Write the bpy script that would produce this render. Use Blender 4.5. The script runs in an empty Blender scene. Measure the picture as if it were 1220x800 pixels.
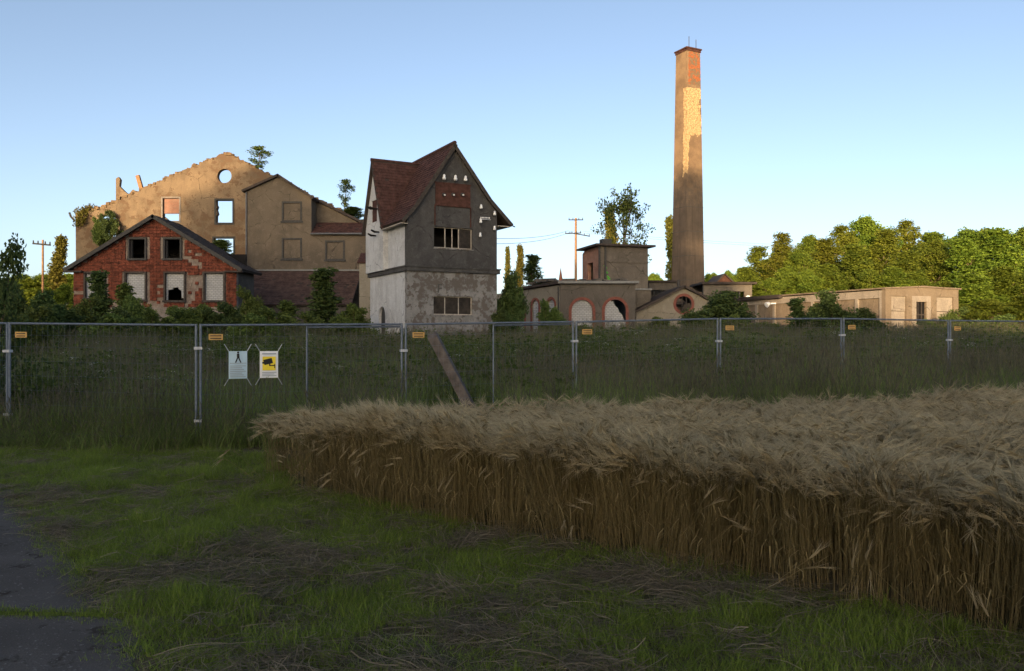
import bpy, bmesh, math, random
import numpy as np
from mathutils import Vector, Matrix, geometry, noise

# ------------------------------------------------------------------ camera, sky, sun, exposure
sc = bpy.context.scene
COL = sc.collection
R = math.radians
F, CX, CY, CH = 958.0, 600.0, 400.0, 1.83          # focal length in photo pixels, optical centre, eye height

cam_d = bpy.data.cameras.new('camera'); cam = bpy.data.objects.new('camera', cam_d); COL.objects.link(cam)
cam.location = (0, 0, CH); cam.rotation_euler = (R(90), 0, 0)
cam_d.sensor_width = 36; cam_d.lens = F / 1220 * 36; cam_d.shift_x = (610 - CX) / 1220
cam_d.clip_start = 0.05; cam_d.clip_end = 9000
sc.camera = cam

SUN_EL, SUN_AZ = 6.0, 15.0                          # degrees; the sun stands behind the camera, to its left
to_sun = Vector((-math.sin(R(SUN_AZ)) * math.cos(R(SUN_EL)), -math.cos(R(SUN_AZ)) * math.cos(R(SUN_EL)), math.sin(R(SUN_EL))))
w = bpy.data.worlds.new('World'); sc.world = w; w.use_nodes = True
nt = w.node_tree
sky = nt.nodes.new('ShaderNodeTexSky'); sky.sky_type = 'NISHITA'; sky.sun_disc = False
sky.sun_elevation = R(SUN_EL); sky.sun_rotation = math.atan2(to_sun.x, to_sun.y)
sky.altitude = 300; sky.air_density = 0.48; sky.dust_density = 2.8; sky.ozone_density = 0.15
bg = nt.nodes['Background']; bg.inputs['Strength'].default_value = 0.15
nt.links.new(sky.outputs[0], bg.inputs['Color'])
sun_d = bpy.data.lights.new('sun', 'SUN'); sun = bpy.data.objects.new('sun', sun_d); COL.objects.link(sun)
sun_d.energy = 3.2; sun_d.angle = R(0.5); sun_d.color = (1.0, 0.68, 0.36)
sun.rotation_euler = to_sun.to_track_quat('Z', 'Y').to_euler()
sc.view_settings.view_transform = 'Standard'; sc.view_settings.look = 'None'
sc.view_settings.gamma = 1; sc.view_settings.use_curve_mapping = False
sc.view_settings.exposure = 1.35
sc.cycles.use_denoising = True
sc.cycles.max_bounces = 6; sc.cycles.diffuse_bounces = 4; sc.cycles.transmission_bounces = 4; sc.cycles.transparent_max_bounces = 8

# ------------------------------------------------------------------ helpers
def S(t):
    t = np.clip(t, 0, 1); return t * t * (3 - 2 * t)

RIDGE_X = [-130, -96, -90, -84, -79, -74, -69, -64, -54, -44, -34, -29, -25, -20, 30]
RIDGE_H = [4, 5, 13, 15, 16, 18, 25, 32, 32, 29, 28, 31, 30, 5, 5]  # unseen ridge behind the camera, heights shaped to cast shade on the buildings

def g(x, y):                                        # height of the ground
    x = np.asarray(x, float); y = np.asarray(y, float)
    return (0.2 * S((x + 3) / 9) * S((y - 9) / 6) + 1.0 * S((y - 15) / 30) + np.interp(x, RIDGE_X, RIDGE_H) * S((-y - 25) / 55) * (1 - .9 * S((-y - 102) / 45))
            + 0.03 * np.sin(x * 1.1 + 2) * np.sin(y * 0.9) * S((y - 5) / 10))

def at(px, py, Y): return Vector(((px - CX) / F * Y, Y, CH + (CY - py) / F * Y))

class Plane:                                        # a vertical plane through (X, Y), heading th degrees
    def __init__(s, X, Y, th, base=1.0):
        s.X, s.Y, s.th, s.base = X, Y, th, base; s.c, s.s = math.cos(R(th)), math.sin(R(th))
    def __call__(s, px, py):
        dx = (px - CX) / F
        u = (dx * s.Y - s.X) / (s.c - dx * s.s)
        return u, CH + (CY - py) / F * (s.Y + u * s.s) - s.base

def tag(o, label=None, cat=None, group=None, kind=None):
    if label: o['label'] = label
    if cat: o['category'] = cat
    if group: o['group'] = group
    if kind: o['kind'] = kind
    return o

def thing(name, label, cat, loc=(0, 0, 0), rz=0, group=None):
    o = bpy.data.objects.new(name, None); COL.objects.link(o); o.empty_display_size = 0.3
    o.location = loc; o.rotation_euler = (0, 0, R(rz))
    return tag(o, label, cat, group)

def thing_on(pl, name, label, cat):
    return thing(name, label, cat, (pl.X, pl.Y, pl.base), pl.th)

def link(name, me, parent=None, mats=()):
    for m in mats: me.materials.append(m)
    o = bpy.data.objects.new(name, me); COL.objects.link(o)
    if parent: o.parent = parent
    return o

def circle(cx, cz, r, n=28, a0=0, a1=360):
    full = a1 - a0 >= 360
    return [(cx + r * math.cos(R(a0 + (a1 - a0) * i / (n if full else n - 1))), cz + r * math.sin(R(a0 + (a1 - a0) * i / (n if full else n - 1)))) for i in range(n)]

def rect(x0, x1, z0, z1): return [(x0, z0), (x1, z0), (x1, z1), (x0, z1)]

def arch(x0, x1, z0, ztop, n=13):                   # outline of a round-headed opening
    r = (x1 - x0) / 2
    return [(x0, z0), (x1, z0)] + circle((x0 + x1) / 2, ztop - r, r, n, 0, 180)

def inside(pt, poly):
    x, y = pt; c = False; j = len(poly) - 1
    for i in range(len(poly)):
        xi, yi = poly[i]; xj, yj = poly[j]
        if (yi > y) != (yj > y) and x < (xj - xi) * (y - yi) / (yj - yi) + xi: c = not c
        j = i
    return c

class MB:                                           # collects shapes into one mesh
    def __init__(s): s.v = []; s.f = []
    def add(s, vs, fs):
        b = len(s.v); s.v += [tuple(v) for v in vs]; s.f += [tuple(b + i for i in f) for f in fs]; return s
    def box(s, x0, x1, y0, y1, z0, z1, M=None):
        vs = [Vector((x, y, z)) for z in (z0, z1) for y in (y0, y1) for x in (x0, x1)]
        if M is not None: vs = [M @ v for v in vs]
        return s.add(vs, [(0, 2, 3, 1), (4, 5, 7, 6), (0, 1, 5, 4), (2, 6, 7, 3), (0, 4, 6, 2), (1, 3, 7, 5)])
    def tube(s, pts, rad, n=6, cap=True):
        pts = [Vector(p) for p in pts]
        if not hasattr(rad, '__len__'): rad = [rad] * len(pts)
        vs = []; fs = []
        for i, p in enumerate(pts):
            d = (pts[min(i + 1, len(pts) - 1)] - pts[max(i - 1, 0)]).normalized()
            a = d.cross(Vector((0, 0, 1)) if abs(d.z) < .9 else Vector((1, 0, 0))).normalized(); b = d.cross(a)
            vs += [p + (a * math.cos(2 * math.pi * k / n) + b * math.sin(2 * math.pi * k / n)) * rad[i] for k in range(n)]
        for i in range(len(pts) - 1):
            for k in range(n):
                k2 = (k + 1) % n; fs.append((i * n + k, i * n + k2, (i + 1) * n + k2, (i + 1) * n + k))
        if cap: fs += [tuple(range(n))[::-1], tuple((len(pts) - 1) * n + k for k in range(n))]
        return s.add(vs, fs)
    def slab(s, outer, holes, y0, y1, M=None):      # a wall in the xz plane with openings, from y0 to y1
        loops = [outer] + list(holes); vs = []; fs = []
        flat = [p for l in loops for p in l]; n = len(flat)
        tris = geometry.tessellate_polygon([[Vector((p[0], p[1], 0)) for p in l] for l in loops])
        vs = [Vector((p[0], y0, p[1])) for p in flat] + [Vector((p[0], y1, p[1])) for p in flat]
        for t in tris: fs += [tuple(t), tuple(i + n for i in t[::-1])]
        b = 0
        for l in loops:
            m = len(l)
            for i in range(m):
                j = (i + 1) % m; fs.append((b + i, b + j, b + j + n, b + i + n))
            b += m
        if M is not None: vs = [M @ v for v in vs]
        return s.add(vs, fs)
    def plate(s, a, b, c, d, t):                    # a thick quad (roof slope); t along its normal, downwards
        a, b, c, d = [Vector(p) for p in (a, b, c, d)]
        nrm = (b - a).cross(d - a)
        if nrm.length < 1e-6: nrm = (c - b).cross(d - b)
        nrm.normalize()
        if nrm.z < 0: nrm = -nrm
        vs = [a, b, c, d] + [p - nrm * t for p in (a, b, c, d)]
        return s.add(vs, [(0, 1, 2, 3), (7, 6, 5, 4), (0, 4, 5, 1), (1, 5, 6, 2), (2, 6, 7, 3), (3, 7, 4, 0)])
    def tiles(s, a, b, c, d, tw, th, thick=0.03, miss=0.0, rnd=None, jit=0.006):
        # overlapping roof tiles on the quad a b (lower edge) c d (upper edge)
        rnd = rnd or random.Random(1)
        a, b, c, d = [Vector(p) for p in (a, b, c, d)]
        rows = max(1, int(((a - d).length + (b - c).length) / 2 / th))
        nrm = (b - a).cross(d - a).normalized()
        if nrm.z < 0: nrm = -nrm
        for r in range(rows):
            v0 = r / rows; v1 = min(1.0, (r + 1.25) / rows)
            l0, r0 = a.lerp(d, v0), b.lerp(c, v0); l1, r1 = a.lerp(d, v1), b.lerp(c, v1)
            n = max(1, int((r0 - l0).length / tw + .5))
            for k in range(n):
                if rnd.random() < miss: continue
                off = .5 * (r % 2) / n
                u0 = min(1, max(0, k / n + .04 / n + off)); u1 = min(1, (k + .96) / n + off)
                if u1 - u0 < .1 / n: continue
                e = nrm * (thick + rnd.uniform(-jit, jit)); e2 = nrm * (.004 + abs(rnd.uniform(0, jit)))
                p = [l0.lerp(r0, u0), l0.lerp(r0, u1), l1.lerp(r1, u1), l1.lerp(r1, u0)]
                top = [p[0] + e, p[1] + e, p[2] + e2, p[3] + e2]
                s.add(top + [p[0], p[1]], [(0, 1, 2, 3), (4, 5, 1, 0), (4, 0, 3), (5, 2, 1)])
        return s
    def build(s, name, mat, parent=None, smooth=False, kind=None):
        me = bpy.data.meshes.new(name); me.from_pydata(s.v, [], s.f); me.update()
        bm = bmesh.new(); bm.from_mesh(me); bmesh.ops.recalc_face_normals(bm, faces=bm.faces); bm.to_mesh(me); bm.free()
        if smooth: me.shade_smooth()
        o = link(name, me, parent, [mat] if mat else [])
        if kind: o['kind'] = kind
        return o

def quads(name, V, lv=None, mats=(), mi=None):      # fast mesh of loose quads from (n,4,3)
    n = len(V); me = bpy.data.meshes.new(name)
    me.vertices.add(4 * n); me.vertices.foreach_set('co', np.ascontiguousarray(V, dtype=np.float32).ravel())
    me.loops.add(4 * n); me.loops.foreach_set('vertex_index', np.arange(4 * n, dtype=np.int32))
    me.polygons.add(n); me.polygons.foreach_set('loop_start', np.arange(0, 4 * n, 4, dtype=np.int32))
    if lv is not None:
        a = me.attributes.new('lv', 'FLOAT', 'FACE'); a.data.foreach_set('value', np.asarray(lv, np.float32))
    for m in mats: me.materials.append(m)
    if mi is not None: me.polygons.foreach_set('material_index', np.asarray(mi, np.int32))
    me.update(); me.validate()
    return me

# ------------------------------------------------------------------ materials
class N:                                            # tiny node-tree writer
    def __init__(s, name):
        s.m = bpy.data.materials.new(name); s.m.use_nodes = True; s.t = s.m.node_tree
        s.b = s.t.nodes['Principled BSDF']; s.b.inputs['Roughness'].default_value = .9
        s.b.inputs['Specular IOR Level'].default_value = .15
    def n(s, kind, **kw):
        x = s.t.nodes.new('ShaderNode' + kind)
        for k, v in kw.items():
            if k in ('operation', 'blend_type', 'data_type', 'attribute_name', 'interpolation_type', 'offset'): setattr(x, k, v)
        return x
    def link(s, a, b): s.t.links.new(a, b)
    def coords(s, scale=(1, 1, 1), out='Object'):
        tc = s.n('TexCoord'); mp = s.n('Mapping'); s.link(tc.outputs[out], mp.inputs[0]); mp.inputs['Scale'].default_value = scale
        return mp.outputs[0]
    def noise(s, vec, scale, detail=6, rough=.6):
        x = s.n('TexNoise'); s.link(vec, x.inputs['Vector']); x.inputs['Scale'].default_value = scale
        x.inputs['Detail'].default_value = detail; x.inputs['Roughness'].default_value = rough
        return x.outputs['Fac']
    def ramp(s, fac, lo, hi):
        x = s.n('MapRange'); s.link(fac, x.inputs['Value']); x.inputs['From Min'].default_value = lo; x.inputs['From Max'].default_value = hi
        return x.outputs[0]
    def math(s, op, a, b=None):
        x = s.n('Math', operation=op)
        for i, v in enumerate((a, b)):
            if v is None: continue
            if isinstance(v, (int, float)): x.inputs[i].default_value = v
            else: s.link(v, x.inputs[i])
        return x.outputs[0]
    def mix(s, fac, a, b, blend='MIX'):
        x = s.n('MixRGB', blend_type=blend)
        for i, v in enumerate((fac, a, b)):
            if isinstance(v, (int, float)): x.inputs[i].default_value = v
            elif isinstance(v, tuple): x.inputs[i].default_value = (*v[:3], 1)
            else: s.link(v, x.inputs[i])
        return x.outputs[0]
    def col(s, c): s.link(c, s.b.inputs['Base Color']); return s
    def bump(s, h, strength=.4, dist=.02):
        x = s.n('Bump'); s.link(h, x.inputs['Height']); x.inputs['Strength'].default_value = strength; x.inputs['Distance'].default_value = dist
        s.link(x.outputs[0], s.b.inputs['Normal']); return s

def plaster(name, base, dark, light, amount=.8, streak=.35, bump=.5, sc_=.35, expose=None):
    k = N(name); c = k.coords(); big = k.noise(c, sc_, 9, .65); mid = k.noise(c, sc_ * 5, 8, .7); fine = k.noise(c, 14, 4)
    st = k.noise(k.coords((1.0, 1.0, .35)), .9, 9, .7)
    x = k.mix(k.math('MULTIPLY', k.ramp(big, .44, .60), amount), base, dark)
    x = k.mix(k.math('MULTIPLY', k.ramp(mid, .51, .64), .7), x, light)
    x = k.mix(k.math('MULTIPLY', k.ramp(st, .52, .66), streak * .7), x, tuple(v * .45 for v in dark))
    cr = k.n('TexVoronoi'); cr.feature = 'DISTANCE_TO_EDGE'; tn = k.n('TexNoise'); k.link(c, tn.inputs['Vector']); tn.inputs['Scale'].default_value = 1.5; k.link(k.mix(.25, c, tn.outputs['Color']), cr.inputs['Vector']); cr.inputs['Scale'].default_value = .55
    x = k.mix(k.math('MULTIPLY', k.math('LESS_THAN', cr.outputs['Distance'], .012), k.ramp(mid, .45, .6)), x, tuple(v * .35 for v in dark))
    x = k.mix(.35, x, k.mix(k.ramp(fine, .3, .7), tuple(v * .6 for v in base), tuple(min(1, v * 1.35) for v in base)))
    if expose:                                      # plaster fallen away: bare masonry in patches
        e = k.ramp(k.math('ADD', mid, k.math('MULTIPLY', big, .8)), expose[1] - .05, expose[1] - .03)
        x = k.mix(e, x, expose[0])
    k.col(x); k.bump(k.math('ADD', mid, k.math('MULTIPLY', fine, .5)), bump, .03)
    return k.m

def plain(name, c, rough=.8, var=.25, scale=6, metal=0):
    k = N(name); f = k.noise(k.coords(), scale, 6)
    k.col(k.mix(k.ramp(f, .3, .7), tuple(v * (1 - var) for v in c), tuple(min(1, v * (1 + var)) for v in c)))
    k.b.inputs['Roughness'].default_value = rough; k.b.inputs['Metallic'].default_value = metal
    k.bump(f, .2, .01); return k.m

def brickmat(name, c1, c2, mortar, bw=.25, bh=.075, dirt=.4):
    k = N(name); tc = k.n('TexCoord'); sp = k.n('SeparateXYZ'); k.link(tc.outputs['Object'], sp.inputs[0])
    cb = k.n('CombineXYZ'); k.link(k.math('ADD', sp.outputs[0], sp.outputs[1]), cb.inputs[0]); k.link(sp.outputs[2], cb.inputs[1])
    b = k.n('TexBrick'); k.link(cb.outputs[0], b.inputs['Vector'])
    b.inputs['Color1'].default_value = (*c1, 1); b.inputs['Color2'].default_value = (*c2, 1); b.inputs['Mortar'].default_value = (*mortar, 1)
    b.inputs['Scale'].default_value = 1; b.inputs['Brick Width'].default_value = bw; b.inputs['Row Height'].default_value = bh
    b.inputs['Mortar Size'].default_value = bh * .12
    f = k.noise(k.coords(), .9, 8, .7)
    k.col(k.mix(k.math('MULTIPLY', k.ramp(f, .4, .7), dirt), b.outputs['Color'], tuple(v * .3 for v in c1)))
    k.bump(b.outputs['Fac'], -.4, .01); return k.m

def leafmat(name, dark, light, trans=.3, tcol=None):
    k = N(name); a = k.n('Attribute', attribute_name='lv'); oi = k.n('ObjectInfo')
    c = k.mix(a.outputs['Fac'], dark, light)
    hs = k.n('HueSaturation'); k.link(c, hs.inputs['Color'])
    k.link(k.math('ADD', .485, k.math('MULTIPLY', oi.outputs['Random'], .03)), hs.inputs['Hue'])
    k.link(k.math('ADD', .8, k.math('MULTIPLY', oi.outputs['Random'], .4)), hs.inputs['Value'])
    k.col(hs.outputs[0]); k.b.inputs['Roughness'].default_value = .7
    tr = k.n('BsdfTranslucent'); k.link(k.mix(.5, hs.outputs[0], tcol or tuple(v * 1.6 for v in light)), tr.inputs[0])
    ms = k.n('MixShader'); ms.inputs[0].default_value = trans
    out = k.t.nodes['Material Output']; k.link(k.b.outputs[0], ms.inputs[1]); k.link(tr.outputs[0], ms.inputs[2]); k.link(ms.outputs[0], out.inputs[0])
    return k.m

def blademat(name, dark, light, spread=.5):
    k = N(name); a = k.n('Attribute', attribute_name='lv'); gm = k.n('NewGeometry')
    f = k.noise(gm.outputs['Position'], .8, 4)
    c = k.mix(a.outputs['Fac'], dark, light)
    hs = k.n('HueSaturation'); k.link(c, hs.inputs['Color']); k.link(k.math('ADD', 1 - spread * .75, k.math('MULTIPLY', f, spread * 1.5)), hs.inputs['Value'])
    k.col(hs.outputs[0]); k.b.inputs['Roughness'].default_value = .75
    tr = k.n('BsdfTranslucent'); k.link(hs.outputs[0], tr.inputs[0]); ms = k.n('MixShader'); ms.inputs[0].default_value = .5
    k.link(k.b.outputs[0], ms.inputs[1]); k.link(tr.outputs[0], ms.inputs[2]); k.link(ms.outputs[0], k.t.nodes['Material Output'].inputs[0])
    return k.m

M = dict(
    dark_render=plaster('dark_render', (.066, .067, .070), (.036, .037, .039), (.098, .099, .102), .95, .6, 1.0, .55),
    grey_render=plaster('grey_render', (.205, .208, .215), (.105, .106, .110), (.30, .305, .315), 1.0, .6, 1.0, .7, ((.10, .092, .086), .97)),
    whitewash=plaster('whitewash', (.42, .445, .48), (.28, .29, .305), (.51, .535, .565), .9, .45, .5, .5),
    hall=plaster('hall_plaster', (.175, .132, .090), (.080, .063, .046), (.250, .195, .130), 1.0, .6, 1.0, .30, ((.115, .078, .052), .98)),
    annex=plaster('annex_plaster', (.112, .095, .076), (.070, .060, .050), (.150, .130, .105), .95, .5, .5, .35),
    concrete=plaster('cast_concrete', (.185, .150, .112), (.115, .092, .070), (.24, .20, .155), .95, .55, .5, .45),
    concrete_pale=plaster('pale_concrete', (.275, .245, .210), (.175, .155, .132), (.335, .305, .265), .95, .6, .5, .45),
    low_render=plaster('brown_grey_render', (.092, .086, .080), (.055, .051, .048), (.130, .122, .113), .95, .6, .6, .4),
    block_render=plaster('block_render', (.118, .107, .094), (.075, .067, .060), (.160, .146, .128), .95, .5, .6, .35),
    cream=plaster('cream_render', (0.206, 0.193, 0.163), (0.133, 0.122, 0.102), (0.253, 0.241, 0.215), .9, .45, .5, .4),
    rubble=plaster('rubble', (0.176, 0.124, 0.076), (0.072, 0.048, 0.032), (0.272, 0.208, 0.124), .9, .2, 1.0, 1.4),
    stone=plaster('plinth_stone', (.20, .18, .165), (.10, .09, .08), (.28, .26, .24), .8, .3, .9, 1.2),
    roof_tile=plain('roof_tile', (.062, .033, .030), .85, .55, 3),
    dark_roof=plain('dark_roof', (.045, .038, .036), .8, .4, 2),
    tile_red=plain('wall_tile_red', (.112, .034, .022), .75, .75, 3.5),
    batten=plaster('batten_wall', (.20, .17, .15), (.08, .05, .042), (.34, .31, .28), .8, .2, .6, 1),
    brick=brickmat('red_brick', (.38, .13, .07), (.28, .09, .05), (.30, .26, .22)),
    red_surround=plain('red_surround', (.155, .060, .050), .85, .25, 5),
    white_brick=brickmat('white_brick', (.36, .385, .42), (.31, .33, .36), (.19, .20, .215), .26, .13, .3),
    brick_wall=brickmat('dirty_brick', (.30, .13, .09), (.22, .12, .09), (.26, .23, .20), .25, .08, .6),
    frame=plain('grey_frame', (.045, .046, .048), .7, .3, 8),
    lightframe=plain('pale_frame', (.33, .31, .28), .8, .3, 8),
    rust=plain('rusty_plate', (.060, .029, .024), .8, .5, 4),
    porcelain=plain('porcelain', (.70, .74, .80), .25, .1, 5),
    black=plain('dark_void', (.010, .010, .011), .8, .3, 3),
    metal=plain('galvanised', (.13, .16, .205), .5, .2, 12, .4),
    clamp=plain('clamp_steel', (.42, .44, .48), .4, .1, 12, .4),
    zinc=plain('zinc', (.125, .135, .15), .5, .2, 5, .3),
    wood=plain('weathered_wood', (.050, .045, .043), .9, .4, 7),
    pole=plain('pole_wood', (.25, .15, .085), .85, .25, 5),
    cable=plain('cable', (.16, .16, .17), .7, .1, 3),
    concrete_foot=plain('concrete_foot', (.18, .175, .165), .95, .3, 8),
    plate=plain('orange_plate', (.46, .29, .10), .5, .1, 9),
    print_=plain('print_black', (.02, .02, .022), .6, .1, 9),
    print_grey=plain('print_grey', (.30, .35, .40), .6, .1, 9),
    sheet_blue=plain('sheet_blue', (.40, .55, .66), .35, .08, 3),
    sheet_white=plain('sheet_white', (.70, .73, .78), .35, .06, 3),
    yellow=plain('sign_yellow', (.75, .60, .05), .4, .06, 4),
    green_paint=plain('green_paint', (.09, .34, .06), .6, .2, 4),
    white_paint=plain('white_paint', (.62, .61, .58), .7, .2, 6),
    bark=plain('bark', (.12, .09, .065), .95, .4, 9),
    bark_pale=plain('bark_pale', (.36, .30, .23), .9, .35, 7),
)
def glass():
    k = N('dusty_glass'); f = k.noise(k.coords(), 2.5, 6)
    k.col(k.mix(k.ramp(f, .35, .7), (.018, .016, .015), (.05, .042, .036))); k.b.inputs['Roughness'].default_value = .5
    k.b.inputs['Specular IOR Level'].default_value = .12; return k.m
M['glass'] = glass()

def chimney_mat():
    # plaster shaft; plaster fallen off the upper part shows pale rubble stone, above it orange brick
    k = N('chimney_shaft'); tc = k.n('TexCoord'); sp = k.n('SeparateXYZ'); k.link(tc.outputs['Object'], sp.inputs[0])
    c = k.coords(); big = k.noise(c, .5, 8, .7); mid = k.noise(c, 2.2, 8, .7); fine = k.noise(c, 9, 5)
    st = k.noise(k.coords((1.5, 1.5, .1)), 2.5, 6)
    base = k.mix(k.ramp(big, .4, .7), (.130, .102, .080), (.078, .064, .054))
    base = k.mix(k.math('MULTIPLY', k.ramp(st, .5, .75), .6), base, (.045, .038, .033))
    base = k.mix(k.ramp(k.math('ADD', sp.outputs[2], k.math('MULTIPLY', k.math('SUBTRACT', mid, .5), 12)), 15, 19), base, k.mix(k.ramp(big, .42, .6), (.215, .150, .095), (.15, .105, .070)))  # sunlit warmth painted into the plaster colour of the upper shaft
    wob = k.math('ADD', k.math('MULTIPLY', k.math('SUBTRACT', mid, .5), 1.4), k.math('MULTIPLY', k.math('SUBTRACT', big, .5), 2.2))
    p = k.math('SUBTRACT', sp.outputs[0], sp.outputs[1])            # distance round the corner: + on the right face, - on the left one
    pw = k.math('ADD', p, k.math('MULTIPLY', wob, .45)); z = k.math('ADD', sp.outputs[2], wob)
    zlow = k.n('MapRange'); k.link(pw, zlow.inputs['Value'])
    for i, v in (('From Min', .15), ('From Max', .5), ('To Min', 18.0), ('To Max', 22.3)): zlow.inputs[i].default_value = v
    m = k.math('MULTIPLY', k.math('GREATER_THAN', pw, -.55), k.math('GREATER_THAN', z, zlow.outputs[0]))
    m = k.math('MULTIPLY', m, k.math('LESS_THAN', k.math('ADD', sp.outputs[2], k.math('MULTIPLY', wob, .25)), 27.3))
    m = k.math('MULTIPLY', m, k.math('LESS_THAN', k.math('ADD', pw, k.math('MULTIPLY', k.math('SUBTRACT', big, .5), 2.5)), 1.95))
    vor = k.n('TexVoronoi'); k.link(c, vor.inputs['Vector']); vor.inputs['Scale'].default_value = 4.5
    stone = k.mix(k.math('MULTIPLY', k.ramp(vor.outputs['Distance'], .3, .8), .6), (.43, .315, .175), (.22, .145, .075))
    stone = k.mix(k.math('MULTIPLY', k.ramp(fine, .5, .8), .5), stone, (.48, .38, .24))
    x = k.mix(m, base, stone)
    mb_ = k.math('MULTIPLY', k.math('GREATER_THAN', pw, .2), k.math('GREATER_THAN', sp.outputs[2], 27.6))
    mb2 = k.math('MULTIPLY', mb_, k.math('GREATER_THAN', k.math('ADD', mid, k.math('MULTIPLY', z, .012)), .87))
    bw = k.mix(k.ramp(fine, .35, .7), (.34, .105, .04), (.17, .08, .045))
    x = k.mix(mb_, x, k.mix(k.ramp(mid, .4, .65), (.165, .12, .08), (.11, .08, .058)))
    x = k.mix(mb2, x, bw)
    k.col(x)
    h = k.math('ADD', k.math('MULTIPLY', k.math('SUBTRACT', 1, vor.outputs['Distance']), m), k.math('SUBTRACT', k.math('MULTIPLY', fine, .4), k.math('MULTIPLY', m, .5)))
    k.bump(h, .9, .08); return k.m
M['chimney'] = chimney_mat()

def ground_mat():
    k = N('meadow_soil'); c = k.coords(); a = k.noise(c, .7, 8); b = k.noise(c, 9, 8, .7)
    x = k.mix(k.ramp(a, .42, .6), (.062, .064, .030), (.110, .096, .062)); x = k.mix(k.math('MULTIPLY', k.ramp(b, .4, .7), .6), x, (.028, .024, .016))
    k.col(x); k.bump(b, .8, .05); return k.m
def asphalt_mat():
    k = N('asphalt'); c = k.coords(); a = k.noise(c, 1.2, 6); b = k.noise(c, 90, 3); d = k.noise(c, 38, 2)
    x = k.mix(k.ramp(a, .35, .7), (.070, .066, .062), (.105, .100, .095)); x = k.mix(k.math('MULTIPLY', k.ramp(b, .45, .7), .6), x, (.062, .061, .062))
    x = k.mix(k.ramp(k.noise(c, 3.5, 8, .75), .56, .64), x, (.036, .032, .027)); x = k.mix(k.ramp(d, .64, .68), x, (.15, .15, .145)); k.b.inputs['Specular IOR Level'].default_value = .05; k.b.inputs['Roughness'].default_value = .97
    k.col(x); k.bump(k.math('ADD', b, d), .6, .01); return k.m

# ------------------------------------------------------------------ the ground
def axis(lo, hi, fine_lo, fine_hi, step):
    a = list(np.arange(fine_lo, fine_hi + step / 2, step)); st = step
    while a[-1] < hi: st *= 1.35; a.append(min(hi, a[-1] + st))
    st = step
    while a[0] > lo: st *= 1.35; a.insert(0, max(lo, a[0] - st))
    return np.array(a)
xs = axis(-2500, 2500, -14, 16, .5); ys = axis(-2500, 2500, -4, 46, .5)
GX, GY = np.meshgrid(xs, ys); GZ = g(GX, GY)
me = bpy.data.meshes.new('ground'); nx, ny = len(xs), len(ys)
me.from_pydata(np.stack([GX, GY, GZ], -1).reshape(-1, 3).tolist(), [], [(j * nx + i, j * nx + i + 1, (j + 1) * nx + i + 1, (j + 1) * nx + i) for j in range(ny - 1) for i in range(nx - 1)])
me.shade_smooth()
tag(link('ground', me, None, [ground_mat()]), 'mown verge and meadow soil', None, None, 'structure')

def path_edge(y): return float(np.interp(y, [-4, 3, 4.38, 5.23, 6.74, 9.2, 14, 20], [4, -.95, -1.92, -2.55, -3.68, -5.7, -9.9, -15.5]))
def wheat_edge(y): return 2.92 - (y - 4.87) * 1.19 + .12 * math.sin(y * 2.3)
def wheat_back(x): return float(np.interp(x, [-3, -1.5, 0, 3, 8, 15], [11.3, 11.0, 10.8, 11.2, 12.4, 14.4]))
def in_field(x, y): return x - wheat_edge(y) > .1 and x > -2.95 + .15 * math.sin(y * 7) and y < wheat_back(x) + .15 * math.sin(x * 3)
rnd = random.Random(5)
for i, (y0, y1) in enumerate(((-4, 5.215), (5.285, 13.0))):
    mb = MB(); n = 160
    for k in range(n + 1):
        y = y0 + (y1 - y0) * k / n; xe = path_edge(y) + .16 * noise.noise(Vector((y * 1.3, i, 4))) + .10 * noise.noise(Vector((y * 5, i, 9))) + rnd.uniform(-.03, .03)
        t = .12 * (1 - (xe - -14) / 14)
        sh = lambda x: y + (x + 2.7) * -.05
        for x in (xe - 5.5, xe - .5, xe):
            mb.v.append((x, sh(x), float(g(x, sh(x))) + .008)); 
        mb.v.append((xe + .03, sh(xe), float(g(xe, y)) - .02))
    for k in range(n):
        for q in range(3): mb.f.append((4 * k + q, 4 * k + q + 1, 4 * k + q + 5, 4 * k + q + 4))
    if i == 0: am = asphalt_mat()
    mb.build('path', am, None, kind='structure')

# ------------------------------------------------------------------ chimney
def box_walls(mb, x0, x1, y0, y1, z0, z1, t=.3):    # right, left and back wall of a house whose front is built apart
    mb.box(x0, x0 + t, y0, y1, z0, z1); mb.box(x1 - t, x1, y0, y1, z0, z1); mb.box(x0 + t, x1 - t, y1 - t, y1, z0, z1)

th = thing('factory_chimney', 'tall tapering square brick chimney with plaster fallen off its sunlit top', 'chimney', (19.32, 85, 1.0), 27)
mb = MB(); H = 31.3; rings = 60; b0, b1 = 2.62, 1.80
for i in range(rings + 1):
    t = i / rings; s_ = b0 + (b1 - b0) * t; o_ = (b0 - s_) / 2; z = H * t
    mb.v += [(o_, o_, z), (o_ + s_, o_, z), (o_ + s_, o_ + s_, z), (o_, o_ + s_, z)]
for i in range(rings):
    for q in range(4): mb.f.append((4 * i + q, 4 * i + (q + 1) % 4, 4 * i + 4 + (q + 1) % 4, 4 * i + 4 + q))
mb.f.append((4 * rings, 4 * rings + 1, 4 * rings + 2, 4 * rings + 3))
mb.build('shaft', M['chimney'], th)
o_ = (b0 - b1) / 2
mb = MB().box(o_ - .07, o_ + b1 + .07, o_ - .07, o_ + b1 + .07, H - .12, H + .12).box(o_ - .15, o_ + b1 + .15, o_ - .15, o_ + b1 + .15, H + .12, H + .26)
mb.build('cap', M['rust'], th)
for dx, dy in ((.45, .2), (1.75, .6)):
    MB().tube([(o_ + dx, o_ + dy, H + .3), (o_ + dx, o_ + dy, H + 1.5)], .035, 5).build('lightning_rod', M['frame'], th)
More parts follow.
